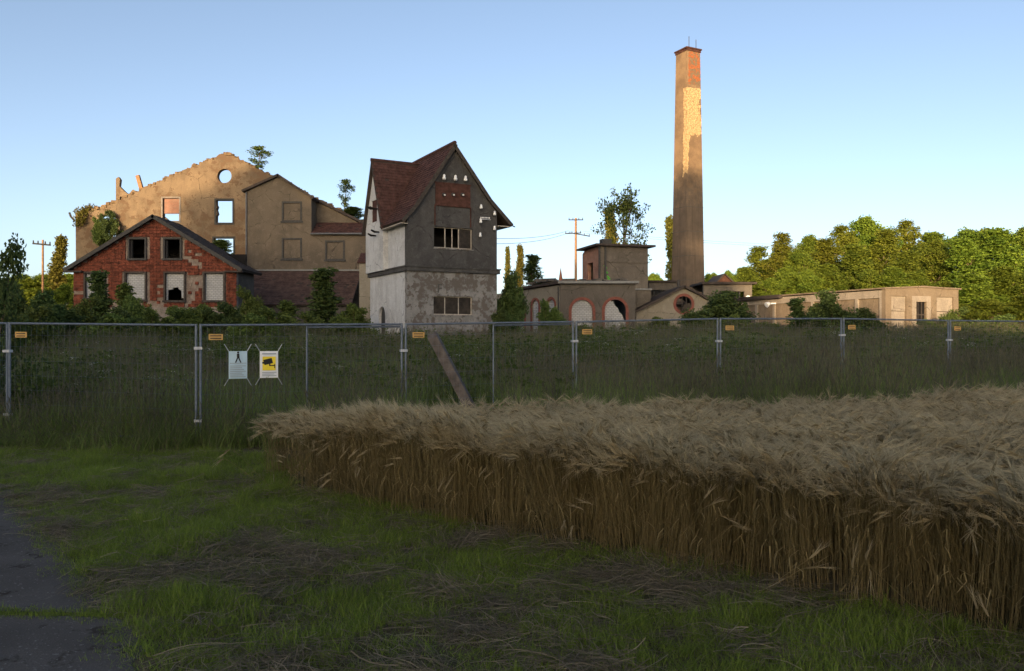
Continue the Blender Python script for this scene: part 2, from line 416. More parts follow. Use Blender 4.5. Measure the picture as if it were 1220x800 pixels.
for zc in np.arange(1.5, 16, 2.6):
    s_ = b0 + (b1 - b0) * zc / H; o2 = (b0 - s_) / 2
    MB().box(o2 - .02, o2 + s_ + .02, o2 - .02, o2 + s_ + .02, zc, zc + .06).build('iron_band', M['low_render'], th)

# ------------------------------------------------------------------ transformer tower
TP = Plane(-5.28, 44, 28, 1.0)
TW, TD, ZB, ZE, ZA = 5.54, 6.26, 4.5, 7.15, 11.45
th = thing_on(TP, 'transformer_tower', 'narrow two storey tower house with steep red tiled roofs and porcelain insulators', 'building')
wu = (*TP(517, 295), *TP(563, 273)); wl = (*TP(516.5, 375), *TP(563, 354))
win_u = rect(wu[0], wu[2], wu[1], wu[3]); win_l = rect(wl[0], wl[2], wl[1], wl[3])
MB().slab(rect(0, TW, -.4, ZB), [win_l], 0, .35).build('lower_wall', M['grey_render'], th)
MB().slab([(0, ZB), (TW, ZB), (TW, 8.0), (5.1, 8.45), (TW / 2, ZA), (.35, 7.82), (0, 7.4)], [win_u], 0, .35).build('gable_wall', M['dark_render'], th)
# left side: lower wall with arched door, upper wall, projecting gabled bay
ML = Matrix(((0, 1, 0, 0), (1, 0, 0, 0), (0, 0, 1, 0), (0, 0, 0, 1)))   # slab x -> local y, slab y -> local x
door = arch(3.55, 4.65, -.3, 2.55)
MB().slab(rect(.352, TD, -.4, ZB), [door], .002, .3, ML).build('side_wall', M['whitewash'], th)
MB().slab(rect(.352, 3.3, ZB, ZE + .1), [], .002, .3, ML).build('side_wall', M['whitewash'], th)
bay_y0, bay_y1, bay_x = 3.1, TD, -.28
bm_ = (bay_y0 + bay_y1) / 2
hatch = rect(bm_ - .5, bm_ + .45, 7.6, 8.9)
MB().slab([(bay_y0, ZB + .12), (bay_y1, ZB + .12), (bay_y1, 7.25), (bm_, 11.1), (bay_y0, 7.25)], [hatch], bay_x, bay_x + .25, ML).build('bay_gable', M['whitewash'], th)
MB().box(bay_x + .25, .4, bay_y0, bay_y0 + .2, ZB + .12, 7.3).build('bay_cheek', M['whitewash'], th)
MB().box(bay_x + .05, bay_x + .2, bm_ - .5, bm_ + .45, 7.6, 8.9).build('hatch', M['rust'], th)
mb = MB().box(TW - .3, TW, .36, TD, -.4, 8.0).box(.3, TW - .3, TD - .3, TD - .002, -.4, ZE); mb.slab([(.3, ZE), (TW - .3, ZE), (TW / 2, ZA - .2)], [], TD - .3, TD - .01)
mb.build('rear_wall', M['grey_render'], th)
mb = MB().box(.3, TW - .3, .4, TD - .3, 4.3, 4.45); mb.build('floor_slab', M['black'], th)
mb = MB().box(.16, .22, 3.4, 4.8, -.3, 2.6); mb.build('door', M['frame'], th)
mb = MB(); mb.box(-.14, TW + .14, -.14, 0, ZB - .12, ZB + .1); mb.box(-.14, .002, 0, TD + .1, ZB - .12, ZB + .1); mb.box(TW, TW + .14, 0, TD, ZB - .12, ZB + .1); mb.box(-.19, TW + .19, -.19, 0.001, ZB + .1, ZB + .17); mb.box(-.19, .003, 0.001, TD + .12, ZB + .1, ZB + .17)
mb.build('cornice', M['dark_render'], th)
MB().box(.3, TW - .3, 1.6, 1.75, -.3, 7.3).build('window_backing', M['black'], th)  # black panel added behind the windows so the inside looks unlit
# roofs
fy, by = -.22, TD + .2
prof = [(TW / 2, ZA + .16), (.35, 7.97), (-.42, 7.1)]; profR = [(TW / 2, ZA + .16), (5.1, 8.62), (6.5, 7.28)]
mb = MB(); tl = MB(); rt = random.Random(3)
def slope(p, q, y0, y1):
    lo = [(q[0], y0, q[1]), (q[0], y1, q[1])]; hi = [(p[0], y1, p[1]), (p[0], y0, p[1])]
    mb.plate(lo[0], lo[1], hi[0], hi[1], .12); tl.tiles(lo[0], lo[1], hi[0], hi[1], .22, .21, .035, .01, rt)
slope(prof[0], prof[1], fy, by); slope(prof[1], prof[2], fy, 3.28)
slope(profR[0], profR[1], fy, by); slope(profR[1], profR[2], fy, by)
ra, rb = 11.28, 7.0                                  # bay roof: ridge along x
for sgn in (-1, 1):
    ye = bm_ + sgn * 1.82
    lo = [(bay_x - .2, ye, rb), (.25, ye, rb)]; hi = [(TW / 2, bm_, ra), (bay_x - .2, bm_, ra)]
    mb.plate(lo[0], lo[1], hi[0], hi[1], .1); tl.tiles(lo[0], lo[1], hi[0], hi[1], .22, .21, .035, .01, rt)
rf = mb.build('roof', M['dark_roof'], th); tl.build('roof_tiles', M['roof_tile'], rf, kind='stuff')
mb = MB(); mb.tube([(TW / 2, fy - .02, ZA + .2), (TW / 2, by, ZA + .2)], .12, 6); mb.tube([(bay_x - .22, bm_, ra + .03), (TW / 2, bm_, ra + .03)], .1, 6)
mb.build('ridge_tiles', M['roof_tile'], rf)
mb = MB()
for pr in (prof, profR):
    for a_, b_ in zip(pr[:-1], pr[1:]):
        mb.plate((a_[0], fy - .04, a_[1] + .02), (a_[0], fy - .001, a_[1] + .02), (b_[0], fy - .001, b_[1] + .02), (b_[0], fy - .04, b_[1] + .02), .2)
mb.build('verge_board', M['wood'], rf)
mb = MB(); mb.box(-.40, -.02, fy + .1, 3.2, 6.93, 6.98); mb.box(TW + .01, TW + .85, fy + .1, TD, 7.15, 7.2); mb.build('soffit', M['lightframe'], rf)
# windows
def window(parent, x0, x1, z0, z1, bars, fm, pane=True, depth=.14, bw=.05, transom=()):
    wo = MB(); wo.box(x0, x1, depth, depth + .06, z0, z0 + bw); wo.box(x0, x1, depth, depth + .06, z1 - bw, z1)
    wo.box(x0, x0 + bw, depth, depth + .06, z0 + bw, z1 - bw); wo.box(x1 - bw, x1, depth, depth + .06, z0 + bw, z1 - bw)
    for b in bars: wo.box(x0 + b * (x1 - x0) - bw / 2, x0 + b * (x1 - x0) + bw / 2, depth + .002, depth + .058, z0 + bw, z1 - bw)
    for t_ in transom: wo.box(x0 + bw, x1 - bw, depth + .01, depth + .05, z0 + t_ * (z1 - z0) - bw / 2, z0 + t_ * (z1 - z0) + bw / 2)
    f = wo.build('window', fm, parent)
    if pane:
        e = [0] + list(bars) + [1]
        for a_, b_ in zip(e[:-1], e[1:]):
            if pane is not True and not pane(a_): continue
            MB().box(x0 + a_ * (x1 - x0) + bw / 2, x0 + b_ * (x1 - x0) - bw / 2, depth + .025, depth + .035, z0 + bw * .5, z1 - bw * .5).build('pane', M['glass'], f)
    return f
window(th, wu[0], wu[2], wu[1], wu[3], (.31, .49, .66), M['lightframe'], lambda a: a > .6)
window(th, wl[0], wl[2], wl[1], wl[3], (.31, .66), M['lightframe'])
mb = MB().box(wl[0] - .08, wl[2] + .08, -.06, .12, wl[1] - .09, wl[1] - .002); mb.build('sill', M['grey_render'], th)
mb = MB().box(wu[0] - .05, wu[2] + .05, -.04, .12, wu[1] - .07, wu[1] - .002); mb.build('sill', M['grey_render'], th)
h0 = TP(518.5, 244); h1 = TP(560, 222)
mb = MB().box(h0[0], h1[0], -.05, .002, h0[1], h1[1]).box(h0[0] - .05, h1[0] + .05, -.07, .001, h1[1], h1[1] + .06).box(h0[0] - .05, h1[0] + .05, -.07, .001, h0[1] - .05, h0[1])
for t_ in (0, 1): mb.box(h0[0] - .05 + t_ * (h1[0] - h0[0] + .05), h0[0] + t_ * (h1[0] - h0[0] + .05), -.065, .001, h0[1] - 1.15, h0[1] - .05) if t_ == 0 else mb.box(h1[0], h1[0] + .05, -.065, .001, h0[1] - 1.15, h0[1] - .05)
hp = mb.build('hatch_plate', M['rust'], th)
for px in (528, 539, 550):
    u, z = TP(px, 232.5)
    MB().tube([(u, -.04, z), (u, -.13, z), (u, -.2, z - .03)], [.11, .10, .04], 9).build('bushing', M['frame'], hp)
    MB().tube([(u, -.19, z - .03), (u, -.27, z - .05)], [.05, .04], 8).build('bushing_tip', M['porcelain'], hp)
def insulator(u, z, k=1.0):
    mb = MB(); mb.tube([(u, -.14, z - .11 * k), (u, -.14, z - .02 * k), (u, -.14, z + .03 * k), (u, -.14, z + .1 * k), (u, -.14, z + .15 * k)], [.085 * k, .09 * k, .06 * k, .065 * k, .03 * k], 9)
    o = mb.build('insulator', M['porcelain'], th, True)
    MB().tube([(u, 0, z - .2 * k), (u, -.13, z - .2 * k), (u, -.14, z - .1 * k)], .018, 5).build('hook', M['frame'], o)
for px, py in ((528, 212), (541.5, 213), (553.5, 213.8)): insulator(*TP(px, py), 1.15)
for px, py in ((572, 247), (588, 255), (571.5, 264), (588, 272.5), (571, 280.5)): insulator(*TP(px, py), .95)
mb = MB()
for i in range(7):
    u, z = TP(572 + i * 1.7, 259.8 + .05 * i); mb.tube([(u, -.1, z - .04), (u, -.1, z + .04)], [.03, .02], 6)
u0, z0 = TP(571, 260.6); u1, z1 = TP(584, 260.8); mb.box(u0, u1, -.09, -.001, z0 - .05, z0 - .03)
mb.build('terminal_rail', M['porcelain'], th)
u, z = TP(602, 262); u2, z2 = TP(613, 271)
MB().tube([(u, .1, z), (u + .12, .05, z + .08), (u + .2, .0, z - .15), (u + .42, -.05, z - .32), (u2, -.08, z2)], [.05, .05, .045, .04, .03], 6).build('cable_end', M['black'], th)
for k_, (yy, zz) in enumerate(((bm_ - .6, 8.3), (bm_ - .2, 8.35), (bm_ - .9, 6.9), (bm_ - .3, 6.75))):
    MB().tube([(bay_x, yy, zz), (bay_x - .3, yy, zz), (bay_x - .5, yy, zz + .1)], [.04, .07, .05], 7).build('bushing', M['black'], th)
cu = bpy.data.curves.new('letter', 'FONT'); cu.body = 'F'; cu.size = .62; cu.extrude = .003
tmp = bpy.data.objects.new('letter', cu); COL.objects.link(tmp)
def text_part(name, body, size, mat, parent, x, y, z, rot=(R(90), 0, 0), extrude=.003):
    cu.body = body; cu.size = size; cu.extrude = extrude
    bpy.context.view_layer.update()
    me = bpy.data.meshes.new_from_object(tmp.evaluated_get(bpy.context.evaluated_depsgraph_get()))
    me.materials.clear()
    o = link(name, me, parent, [mat]); o.location = (x, y, z); o.rotation_euler = rot; return o
u, z = TP(520.5, 349); text_part('painted_letter', 'F', .7, M['dark_render'], th, u, -.006, z)

# ------------------------------------------------------------------ red tiled house
HP = Plane(-(600 - 88) / F * 58, 58, 0, 1.0)
th = thing_on(HP, 'red_tiled_house', 'gabled house clad in red tiles, its lower windows walled up in white', 'house')
q = lambda x, y: HP(x, y)
HW = q(282, 400)[0]; ez = q(184, 318)[1]; az = q(184, 259)[1]; HD = 4
wins = [(*q(155, 308), *q(173, 285.5)), (*q(197, 308), *q(215, 285.5))]
lows = [(*q(102.5, 355), *q(124.5, 326)), (*q(150.5, 357), *q(173, 326)), (*q(197.5, 358), *q(219.5, 326)), (*q(244.5, 358), *q(266.5, 326))]
holes = [rect(a, c, b, d) for a, b, c, d in wins + lows]
gable = [(0, -.4), (HW, -.4), (HW, ez), (HW / 2, az), (0, ez)]
MB().slab(gable, holes, 0, .35).build('front_wall', M['batten'], th)
mb = MB(); box_walls(mb, 0, HW, .352, HD, -.4, ez); mb.slab([(0.01, ez), (HW - .01, ez), (HW / 2, az)], [], HD - .3, HD - .01); mb.build('rear_wall', M['low_render'], th)
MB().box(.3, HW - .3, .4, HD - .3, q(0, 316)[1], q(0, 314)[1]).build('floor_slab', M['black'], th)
MB().box(.3, HW - .3, 3.0, 3.2, -.4, ez + 1.2).build('window_backing', M['black'], th)  # black panel standing for the unlit rooms behind the openings
tl = MB(); rt = random.Random(8); tw_, th_ = .25, .23; zlow = q(0, 366)[1]
z = zlow; row = 0
while z < az:
    x = -.02 + (row % 2) * .0; n = int(HW / tw_)
    for k_ in range(n + 1):
        cx, cz = k_ * tw_ + tw_ / 2, z + th_ / 2
        if not inside((cx, cz + .12), gable) or cx > HW: continue
        if any(a - .14 < cx + .1 and cx - .1 < c + .14 and b - .12 < cz < d + .14 for a, b, c, d in wins + lows): continue
        pxl = 88 + cx / HW * 194; pyl = 400 - (cz + 1 - CH) * F / 58
        bare = noise.noise(Vector((cx * 1.1, cz * 2.6, 3.3)))
        ok = True                                    # where tiles have come off
        if 222 < pxl < 246 and pyl > 322 and bare > -.22 and pyl > 330 - (pxl - 222) * .1: ok = False
        if 176 < pxl < 194 and pyl > 338 and bare > -.15: ok = False
        if 225 < pxl < 240 and 296 < pyl < 322 and bare > .2: ok = False
        if pyl > 358 and bare > .2: ok = False
        if bare > .52: ok = False
        if not ok and rt.random() < .9: continue
        e = rt.uniform(-.008, .008); tl.box(cx - tw_ / 2 + .005, cx + tw_ / 2 - .005, -.055 + e, -.006, z + .05, z + th_ - .012)
        # lower edge stands proud
        tl.box(cx - tw_ / 2 + .006, cx + tw_ / 2 - .006, -.105 + e, -.05 + e, z + .002, z + .06)
    z += th_; row += 1
tl.build('wall_tiles', M['tile_red'], th, kind='stuff')
MB().box(-.05, HW + .05, -.10, -.003, -.4, zlow - .05).build('plinth', M['stone'], th)
for i, (a, b, c, d) in enumerate(wins + lows):
    up = i < 2; fr = MB(); t_ = .13
    fr.slab(rect(a - t_, c + t_, b - t_, d + t_), [rect(a, c, b, d)], -.13, .05)
    fr.box(a - t_ - .06, c + t_ + .06, -.2, -.13, b - t_ - .03, b - .02)
    w_ = fr.build('window', M['wood'] if not up else M['frame'], th)
    if up: MB().box(a + .02, a + .1, .12, .3, b, d).build('shutter', M['frame'], w_)
    else:
        fill = rect(a, c, b, d)
        if i == 4:
            fill = [(a, b), (a + .1, b), (a + .12, b + .75), (a + .45, b + .78), (a + .47, b + .92), (a + .85, b + .95), (a + .9, b + .8), (c - .25, b + .7), (c - .22, b + .2), (c, b + .12), (c, d), (a, d)]
        MB().slab(fill, [], .1, .22).build('walled_up_infill', M['white_brick'], w_)
ov = .55; sl = (az - ez) / (HW / 2)
mb = MB(); tl = MB()
for sgn in (0, 1):
    X = lambda x: HW - x if sgn else x
    lo = [(X(-ov), -.45, ez - ov * sl + .12), (X(-ov), HD + .3, ez - ov * sl + .12)]; hi = [(X(HW / 2), HD + .3, az + .12), (X(HW / 2), -.45, az + .12)]
    mb.plate(lo[0], lo[1], hi[0], hi[1], .16); tl.tiles(lo[0], lo[1], hi[0], hi[1], .3, .33, .04, .02, rt)
    mb.box(min(X(-ov), X(.75)), max(X(-ov), X(.75)), -.45, -.08, ez - ov * sl - .10, ez - ov * sl + .02)
rf = mb.build('roof', M['dark_roof'], th); tl.build('roof_tiles', M['dark_roof'], rf, kind='stuff')
mb = MB()
for sgn in (0, 1):
    X = lambda x: HW - x if sgn else x
    mb.plate((X(-ov), -.49, ez - ov * sl + .15), (X(-ov), -.452, ez - ov * sl + .15), (X(HW / 2), -.452, az + .15), (X(HW / 2), -.49, az + .15), .26)
mb.build('barge_board', M['frame'], rf)
u, z = q(156, 268); MB().tube([(u, 3, az - 2.2), (u, 3, z + 1.0)], .12, 7).build('flue_pipe', M['frame'], rf)

# ------------------------------------------------------------------ ruined hall
RP = Plane(-(600 - 91) / F * 78, 78, 0, 1.0); q = lambda x, y: RP(x, y)
th = thing_on(RP, 'ruined_hall', 'roofless sunlit factory hall with broken gable wall and round window', 'ruin')
rt = random.Random(21)
top = [(90, 255), (97, 250), (105, 247), (117, 248.5), (127, 244), (138, 239), (150, 234), (159, 230.5), (180, 220), (196, 213), (210, 206.5), (228, 199), (246, 191.5), (258, 187), (267, 182), (280.5, 187), (288, 191.5), (300, 197), (319.5, 207.4), (350, 222), (380, 238), (410, 253), (437, 268)]
prof = []
for (x0, y0), (x1, y1) in zip(top[:-1], top[1:]):
    n = max(2, int((x1 - x0) / 2.2))
    for k_ in range(n):
        t_ = k_ / n; prof.append(q(x0 + (x1 - x0) * t_, y0 + (y1 - y0) * t_ + rt.uniform(-1.1, 1.1)))
    prof.append(q(x1, y1))
HR = q(437, 300)[0]
out = [(0, -.4), (HR, -.4)] + prof[::-1]
out = [p for i, p in enumerate(out) if i == 0 or (abs(p[0] - out[i - 1][0]) + abs(p[1] - out[i - 1][1])) > 1e-3]
rw = [(*q(194, 263.5), *q(213.5, 236.5)), (*q(257.5, 265.5), *q(277, 238.8)), (*q(255, 304), *q(278, 284))]
rc = q(267.5, 210); rr = 8.4 * 78 / F
jag = lambda a, b, c, d: [(a, b), (c, b), (c, d), (a, d), (a + .02, d - .45), (a + .12, d - .6), (a + .02, d - .9), (a + .14, d - 1.3), (a + .02, d - 1.5)]
hl = [circle(rc[0], rc[1], rr, 26), rect(rw[0][0], rw[0][2], rw[0][1], rw[0][3]), jag(*rw[1]), rect(rw[2][0], rw[2][2], rw[2][1], rw[2][3])]
lh = [q(112, 280), q(116, 262), q(124, 256), q(137, 258), q(143, 268), q(141, 284), q(128, 287)]
MB().slab(out, hl + [lh], 0, .55).build('gable_wall', M['hall'], th)
mb = MB()
for i in range(170):                                 # loose bricks along the broken crown
    p = prof[rt.randrange(len(prof))]
    s_ = rt.uniform(.1, .3); a = Matrix.Translation((p[0], rt.uniform(.1, .45), p[1] - .02)) @ Matrix.Rotation(rt.uniform(0, 3), 4, 'Z') @ Matrix.Rotation(rt.uniform(-.3, .3), 4, 'X')
    mb.box(-s_, s_, -s_ * .6, s_ * .6, -s_ * .5, s_ * .5, a)
mb.build('broken_masonry', M['rubble'], th, kind='stuff')
for i, (a, b, c, d) in enumerate(rw):
    w_ = MB().slab(rect(a - .16, c + .16, b - .2, d + .16), [rect(a, c, b, d)], -.06, .12).build('window', M['stone'] if i == 0 else M['frame'], th)
    if i == 0:
        MB().box(a, c, .2, .45, b + .75, d).build('walled_up_infill', M['brick_wall'], w_)
MB().slab(circle(rc[0], rc[1], rr + .14, 26), [circle(rc[0], rc[1], rr, 26)], -.04, .1).build('round_window', M['hall'], th)
def ragged(x0, x1, zf, n, lo=-.4):
    pts = [(x0 + (x1 - x0) * i / n, zf(i / n) + rt.uniform(-.25, .25)) for i in range(n + 1)]
    return [(x0, lo), (x1, lo)] + pts[::-1]
zs = q(90, 255)[1]
MB().slab(ragged(.553, 18, lambda t: zs - .4 - 4.5 * t, 30), [], .02, .5, ML).build('long_wall', M['hall'], th)
MB().slab(ragged(.553, 20, lambda t: 8.5 - 3 * t, 30), [], HR - .5, HR - .02, ML).build('long_wall', M['hall'], th)
# a fragment of the far gable standing behind
f0 = at(138, 213, 94); x0 = f0.x - RP.X
mb = MB(); pts = [(138, 213), (141, 211), (143, 214), (142, 222), (148, 228), (153, 232), (158, 226), (163, 229), (170, 236), (180, 246), (200, 262)]
pp = [(at(x, y, 94).x - RP.X, at(x, y, 94).z - 1) for x, y in pts]
mb.slab([(pp[0][0], -.4), (pp[-1][0], -.4)] + pp[::-1], [], 16, 16.5); mb.build('far_gable_fragment', M['hall'], th)
a = at(164, 212, 94); MB().box(-.2, .2, -.2, .2, -3.2, .3, Matrix.Translation((a.x - RP.X, 16.2, a.z - 1.0)) @ Matrix.Rotation(-.28, 4, 'Y')).build('roof_timber', M['pole'], th)
a = at(255, 262, 90); MB().slab(ragged(8, 24, lambda t: 7.2 + 1.2 * math.sin(t * 9), 26), [], 11.5, 12).build('inner_wall', M['hall'], th)
MB().tube([(-.1, -.1, zs - .7), (-.45, -.15, zs - .3), (-.6, -.15, zs + .1)], .1, 6).build('gutter_stub', M['frame'], th)

# ------------------------------------------------------------------ plastered annex
AP = Plane(-(600 - 293) / F * 72, 72, 0, 1.0); q = lambda x, y: AP(x, y)
th = thing_on(AP, 'plastered_annex', 'tan plastered annex with small gable, blind windows and lean-to of dark tiles', 'building')
xm = q(371, 300)[0]; xr = q(436, 300)[0]; peak = q(332, 209.5); eL = q(293, 227); eR = q(371, 235)
bl = [(*q(336, 264.5), *q(359.5, 240.5)), (*q(336, 309.5), *q(359.5, 284)), (*q(387.5, 310.5), *q(410.5, 287))]
MB().slab([(0, -.4), (xm, -.4), (xm, eR[1]), peak, (0, eL[1])], [rect(*[v for v in (b[0], b[2], b[1], b[3])]) for b in bl[:2]], 0, .4).build('front_wall', M['annex'], th)
z278 = q(400, 279)[1]
MB().slab(rect(xm, xr, -.4, z278), [rect(bl[2][0], bl[2][2], bl[2][1], bl[2][3])], .004, .4).build('front_wall', M['annex'], th)
for a, b, c, d in bl:
    fr = MB().slab(rect(a - .02, c + .02, b - .02, d + .02), [rect(a + .14, c - .14, b + .14, d - .14)], -.05, .1); fr.box(a - .12, c + .12, -.1, -.05, b - .1, b + .06)
    w_ = fr.build('blind_window', M['frame'], th)
    MB().box(a + .14, c - .14, .06, .16, b + .14, d - .14).build('walled_up_infill', M['annex'], w_)
ub = Plane(AP.X, 74, 0, 1.0)
MB().slab([ub(371.5, 300), ub(432, 300), ub(432, 268), ub(371.5, 237)], [], 2, 2.3).build('upper_wall', M['annex'], th)
mb = MB(); mb.box(0, .4, .402, 6, -.4, eL[1] - .1); mb.box(xm - .4, xm - .002, .402, 6, -.4, eR[1] - .1); mb.box(xr - .4, xr, .41, 2, -.4, z278 - .02); mb.build('side_wall', M['annex'], th)
mb = MB(); e = .35
def run(p, a, ext):                                  # extend the line peak->a beyond a
    d = Vector((a[0] - p[0], a[1] - p[1])); d = d.normalized() * (d.length + ext); return (p[0] + d.x, p[1] + d.y)
for a in (run(peak, eL, .35), run(peak, eR, .35)):
    mb.plate((a[0], -.35, a[1] + .12), (a[0], 6, a[1] + .12), (peak[0], 6, peak[1] + .12), (peak[0], -.35, peak[1] + .12), .2)
p0, p1 = ub(371, 233.5), ub(437, 266.5)
mb.plate((p1[0], 1.7, p1[1]), (p1[0], 6, p1[1]), (p0[0], 6, p0[1]), (p0[0], 1.7, p0[1]), .22)
rf = mb.build('roof', M['dark_roof'], th)
tl = MB(); zt = ub(400, 265.5)[1]
s1 = MB().plate((xm, -.3, z278 + .02), (xr + .15, -.3, z278 + .02), (xr + .15, 2, zt), (xm, 2, zt), .08).build('strip_roof', M['dark_roof'], th)
tl.tiles((xm, -.3, z278 + .02), (xr + .15, -.3, z278 + .02), (xr + .15, 2, zt), (xm, 2, zt), .26, .32, .05, .02, rt); tl.build('roof_tiles', M['roof_tile'], s1, kind='stuff')
MB().tube([(xm, -.36, z278 - .02), (xr + .15, -.36, z278 - .02)], .08, 7).build('gutter', M['zinc'], th)
MB().tube([(.05, -.1, eL[1] - .2), (.05, -.1, 3)], .06, 6).build('downpipe', M['zinc'], th)
zt = q(300, 323.5)[1]; zb = q(300, 366)[1]
xb0, xb1 = q(292, 300)[0], q(431, 300)[0]
s1 = MB().plate((xb0, -5, zb), (xb1, -5, zb), (xb1, -.006, zt), (xb0, -.006, zt), .12).build('lean_to_roof', M['dark_roof'], th)
tl = MB().tiles((xb0, -5, zb), (xb1, -5, zb), (xb1, -.006, zt), (xb0, -.006, zt), .28, .33, .05, .05, rt); tl.build('roof_tiles', plain('lean_to_tile', (.075, .05, .045), .85, .45, 2), s1, kind='stuff')
MB().box(xb0, xb1, -.12, -.02, zt + .03, zt + .16).build('flashing', M['zinc'], th)
MB().box(xb0 + .1, xb1 - .1, -4.7, -4.4, -.4, zb - .12).build('lean_to_wall', M['low_render'], th)
# pier with tiled cap beside the annex
PP = Plane(-(600 - 428) / F * 68, 68, 0, 1.0); a = PP(441, 312)
th = thing_on(PP, 'plastered_pier', 'pale plastered stub of wall with small red tiled cap next to the tower', 'pier')
MB().box(0, a[0], 0, 1.6, -.4, a[1]).build('wall', M['cream'], th)
c = MB().plate((-.15, -.2, a[1] - .05), (a[0] + .15, -.2, a[1] - .05), (a[0] + .15, 1.7, a[1] + .9), (-.15, 1.7, a[1] + .9), .1).build('cap', M['roof_tile'], th)
MB().tiles((-.15, -.2, a[1] - .05), (a[0] + .15, -.2, a[1] - .05), (a[0] + .15, 1.7, a[1] + .9), (-.15, 1.7, a[1] + .9), .25, .25, .04).build('cap_tiles', M['roof_tile'], c, kind='stuff')

# ------------------------------------------------------------------ low block with arched openings
LP = Plane((667 - 600) / F * 58, 58, 0, 1.0); q = lambda x, y: LP(x, y)
th = thing_on(LP, 'arched_outbuilding', 'low grey outbuilding whose red rimmed arches are walled up in white', 'building')
LW = q(757, 340)[0]; lz = q(700, 338.5)[1]
ar = [(q(681, 0)[0], q(706, 0)[0], q(0, 357.5)[1]), (q(720.5, 0)[0], q(745.5, 0)[0], q(0, 357)[1])]
MB().slab(rect(0, LW, -.4, lz), [arch(a, b, -.2, t) for a, b, t in ar], 0, .4).build('front_wall', M['low_render'], th)
for i, (a, b, t) in enumerate(ar):
    e = .2
    s_ = MB().slab(arch(a - e, b + e, -.15, t + e), [arch(a, b, -.149, t, 13)], -.045, .02).build('arch_surround', M['red_surround'], th)
    r = (b - a) / 2
    fill = arch(a, b, -.2, t) if i == 0 else [(a, -.2), (b, -.2), q(745.4, 384), q(743, 380), q(741.5, 375), q(738, 372), q(736.5, 367), q(733, 364.5), q(731, 359), q(728, 359.5)] + circle((a + b) / 2, t - r, r, 7, 112, 180)
    MB().slab(fill, [], .14, .3).build('walled_up_infill', M['white_brick'], s_)
SP = Plane(.3, 64, math.degrees(math.atan2(-6, 3.75)), 1.0)
SL = math.hypot(3.75, 6); Ms = Matrix.Translation((SP.X - LP.X, SP.Y - LP.Y, 0)) @ Matrix.Rotation(R(SP.th), 4, 'Z')
sa = [(*SP(634, 385), *SP(642, 357.5)), (*SP(652.5, 385), *SP(661, 356.5)), (*SP(617.5, 385), *SP(625, 361))]
hs = []
for a, b, c, d in sa: hs.append(arch(a, c, -.2, d))
mb = MB(); mb.slab([(-2, -.4), (SL - .01, -.4), (SL - .01, SP(667, 340)[1]), (-2, SP(667, 342)[1] - .15)], hs, 0, .35, Ms); mb.build('side_wall', M['cream'], th)
for (a, b, c, d), h in zip(sa, hs):
    s_ = MB().slab(arch(a - .18, c + .18, -.15, d + .18), [arch(a, c, -.149, d)], -.05, .02, Ms).build('arch_surround', M['red_surround'], th)
    MB().slab(h, [], .12, .25, Ms).build('walled_up_infill', M['white_brick'], s_)
mb = MB(); zr = lz
mb.add([(-.1, -.25, zr), (LW + .15, -.25, zr), (LW + .15, 8, zr + .1), (-3.9, 8, zr - .1), (-4.2, 6.1, zr - .25)] + [(-.1, -.25, zr + .16), (LW + .15, -.25, zr + .16), (LW + .15, 8, zr + .26), (-3.9, 8, zr + .1), (-4.2, 6.1, zr - .05)],
       [(0, 1, 2, 3, 4), (9, 8, 7, 6, 5), (0, 5, 6, 1), (1, 6, 7, 2), (2, 7, 8, 3), (3, 8, 9, 4), (4, 9, 5, 0)])
rf = mb.build('roof', M['dark_roof'], th)
MB().box(-.15, LW + .22, -.32, -.255, zr + .02, zr + .2).build('coping', M['zinc'], rf)
mb = MB()
for i in range(60):
    x = rt.uniform(-2, LW); s_ = rt.uniform(.08, .28); A = Matrix.Translation((x, rt.uniform(2, 6), zr + .25 + .2 * rt.random())) @ Matrix.Rotation(rt.uniform(0, 3), 4, 'Z') @ Matrix.Rotation(rt.uniform(-.5, .5), 4, 'X')
    mb.box(-s_ * 2, s_ * 2, -s_, s_, -s_ * .4, s_ * .4, A)
mb.build('roof_rubble', M['low_render'], rf, kind='stuff')
MB().tube([(-.12, -.1, lz - .2), (-.12, -.1, 0)], .06, 6).build('downpipe', M['frame'], th)
MB().box(LW - .3, LW, .41, 8, -.4, lz - .01).build('side_wall', M['low_render'], th)

# upper block behind it
UP = Plane(7.92, 66, 15, 1.0); q = lambda x, y: UP(x, y)
th = thing_on(UP, 'flat_roofed_block', 'tan flat roofed block with broken brick side rising behind the arched outbuilding', 'building')
uz = q(740, 294)[1]; UW, UD = 4.27, 4.1
MB().slab(rect(0, UW, -.4, uz), [], 0, .35).build('front_wall', M['block_render'], th)
MB().box(-.03, UW + .03, -.06, -.003, q(740, 312)[1] - .08, q(740, 312)[1] + .04).build('string_course', M['block_render'], th)
MB().slab([(.352, -.4), (UD, -.4), (UD, uz - .3), (UD - .4, uz - .1), (UD - 1, uz), (.352, uz)], [rect(1.6, 2.9, uz - 2.6, uz - 1.2)], 0.002, .35, ML).build('side_wall', M['brick_wall'], th)
MB().box(UW - .35, UW - .002, .353, UD, -.4, uz).box(.36, UW - .36, UD - .3, UD - .01, -.4, uz).build('rear_wall', M['block_render'], th)
rf = MB().box(-.5, UW + .5, -.45, UD + .2, uz, uz + .16).build('roof', M['dark_roof'], th)
MB().box(.3, 1.1, .2, .9, uz + .16, uz + .62).build('roof_hatch', M['frame'], rf)
for dx in (-.1, .42): MB().tube([(dx, -.1, uz - .05), (dx, -.1, 1)], .09, 7).build('downpipe', M['frame'], th)
mb = MB()
for pts in ([(720, 316), (722, 319), (721, 323), (724, 326)], [(723, 329), (725.5, 331), (724, 334), (727, 333)]):
    pp = [q(x, y) for x, y in pts]; mb.tube([(a, -.002, b) for a, b in pp], .09, 4)
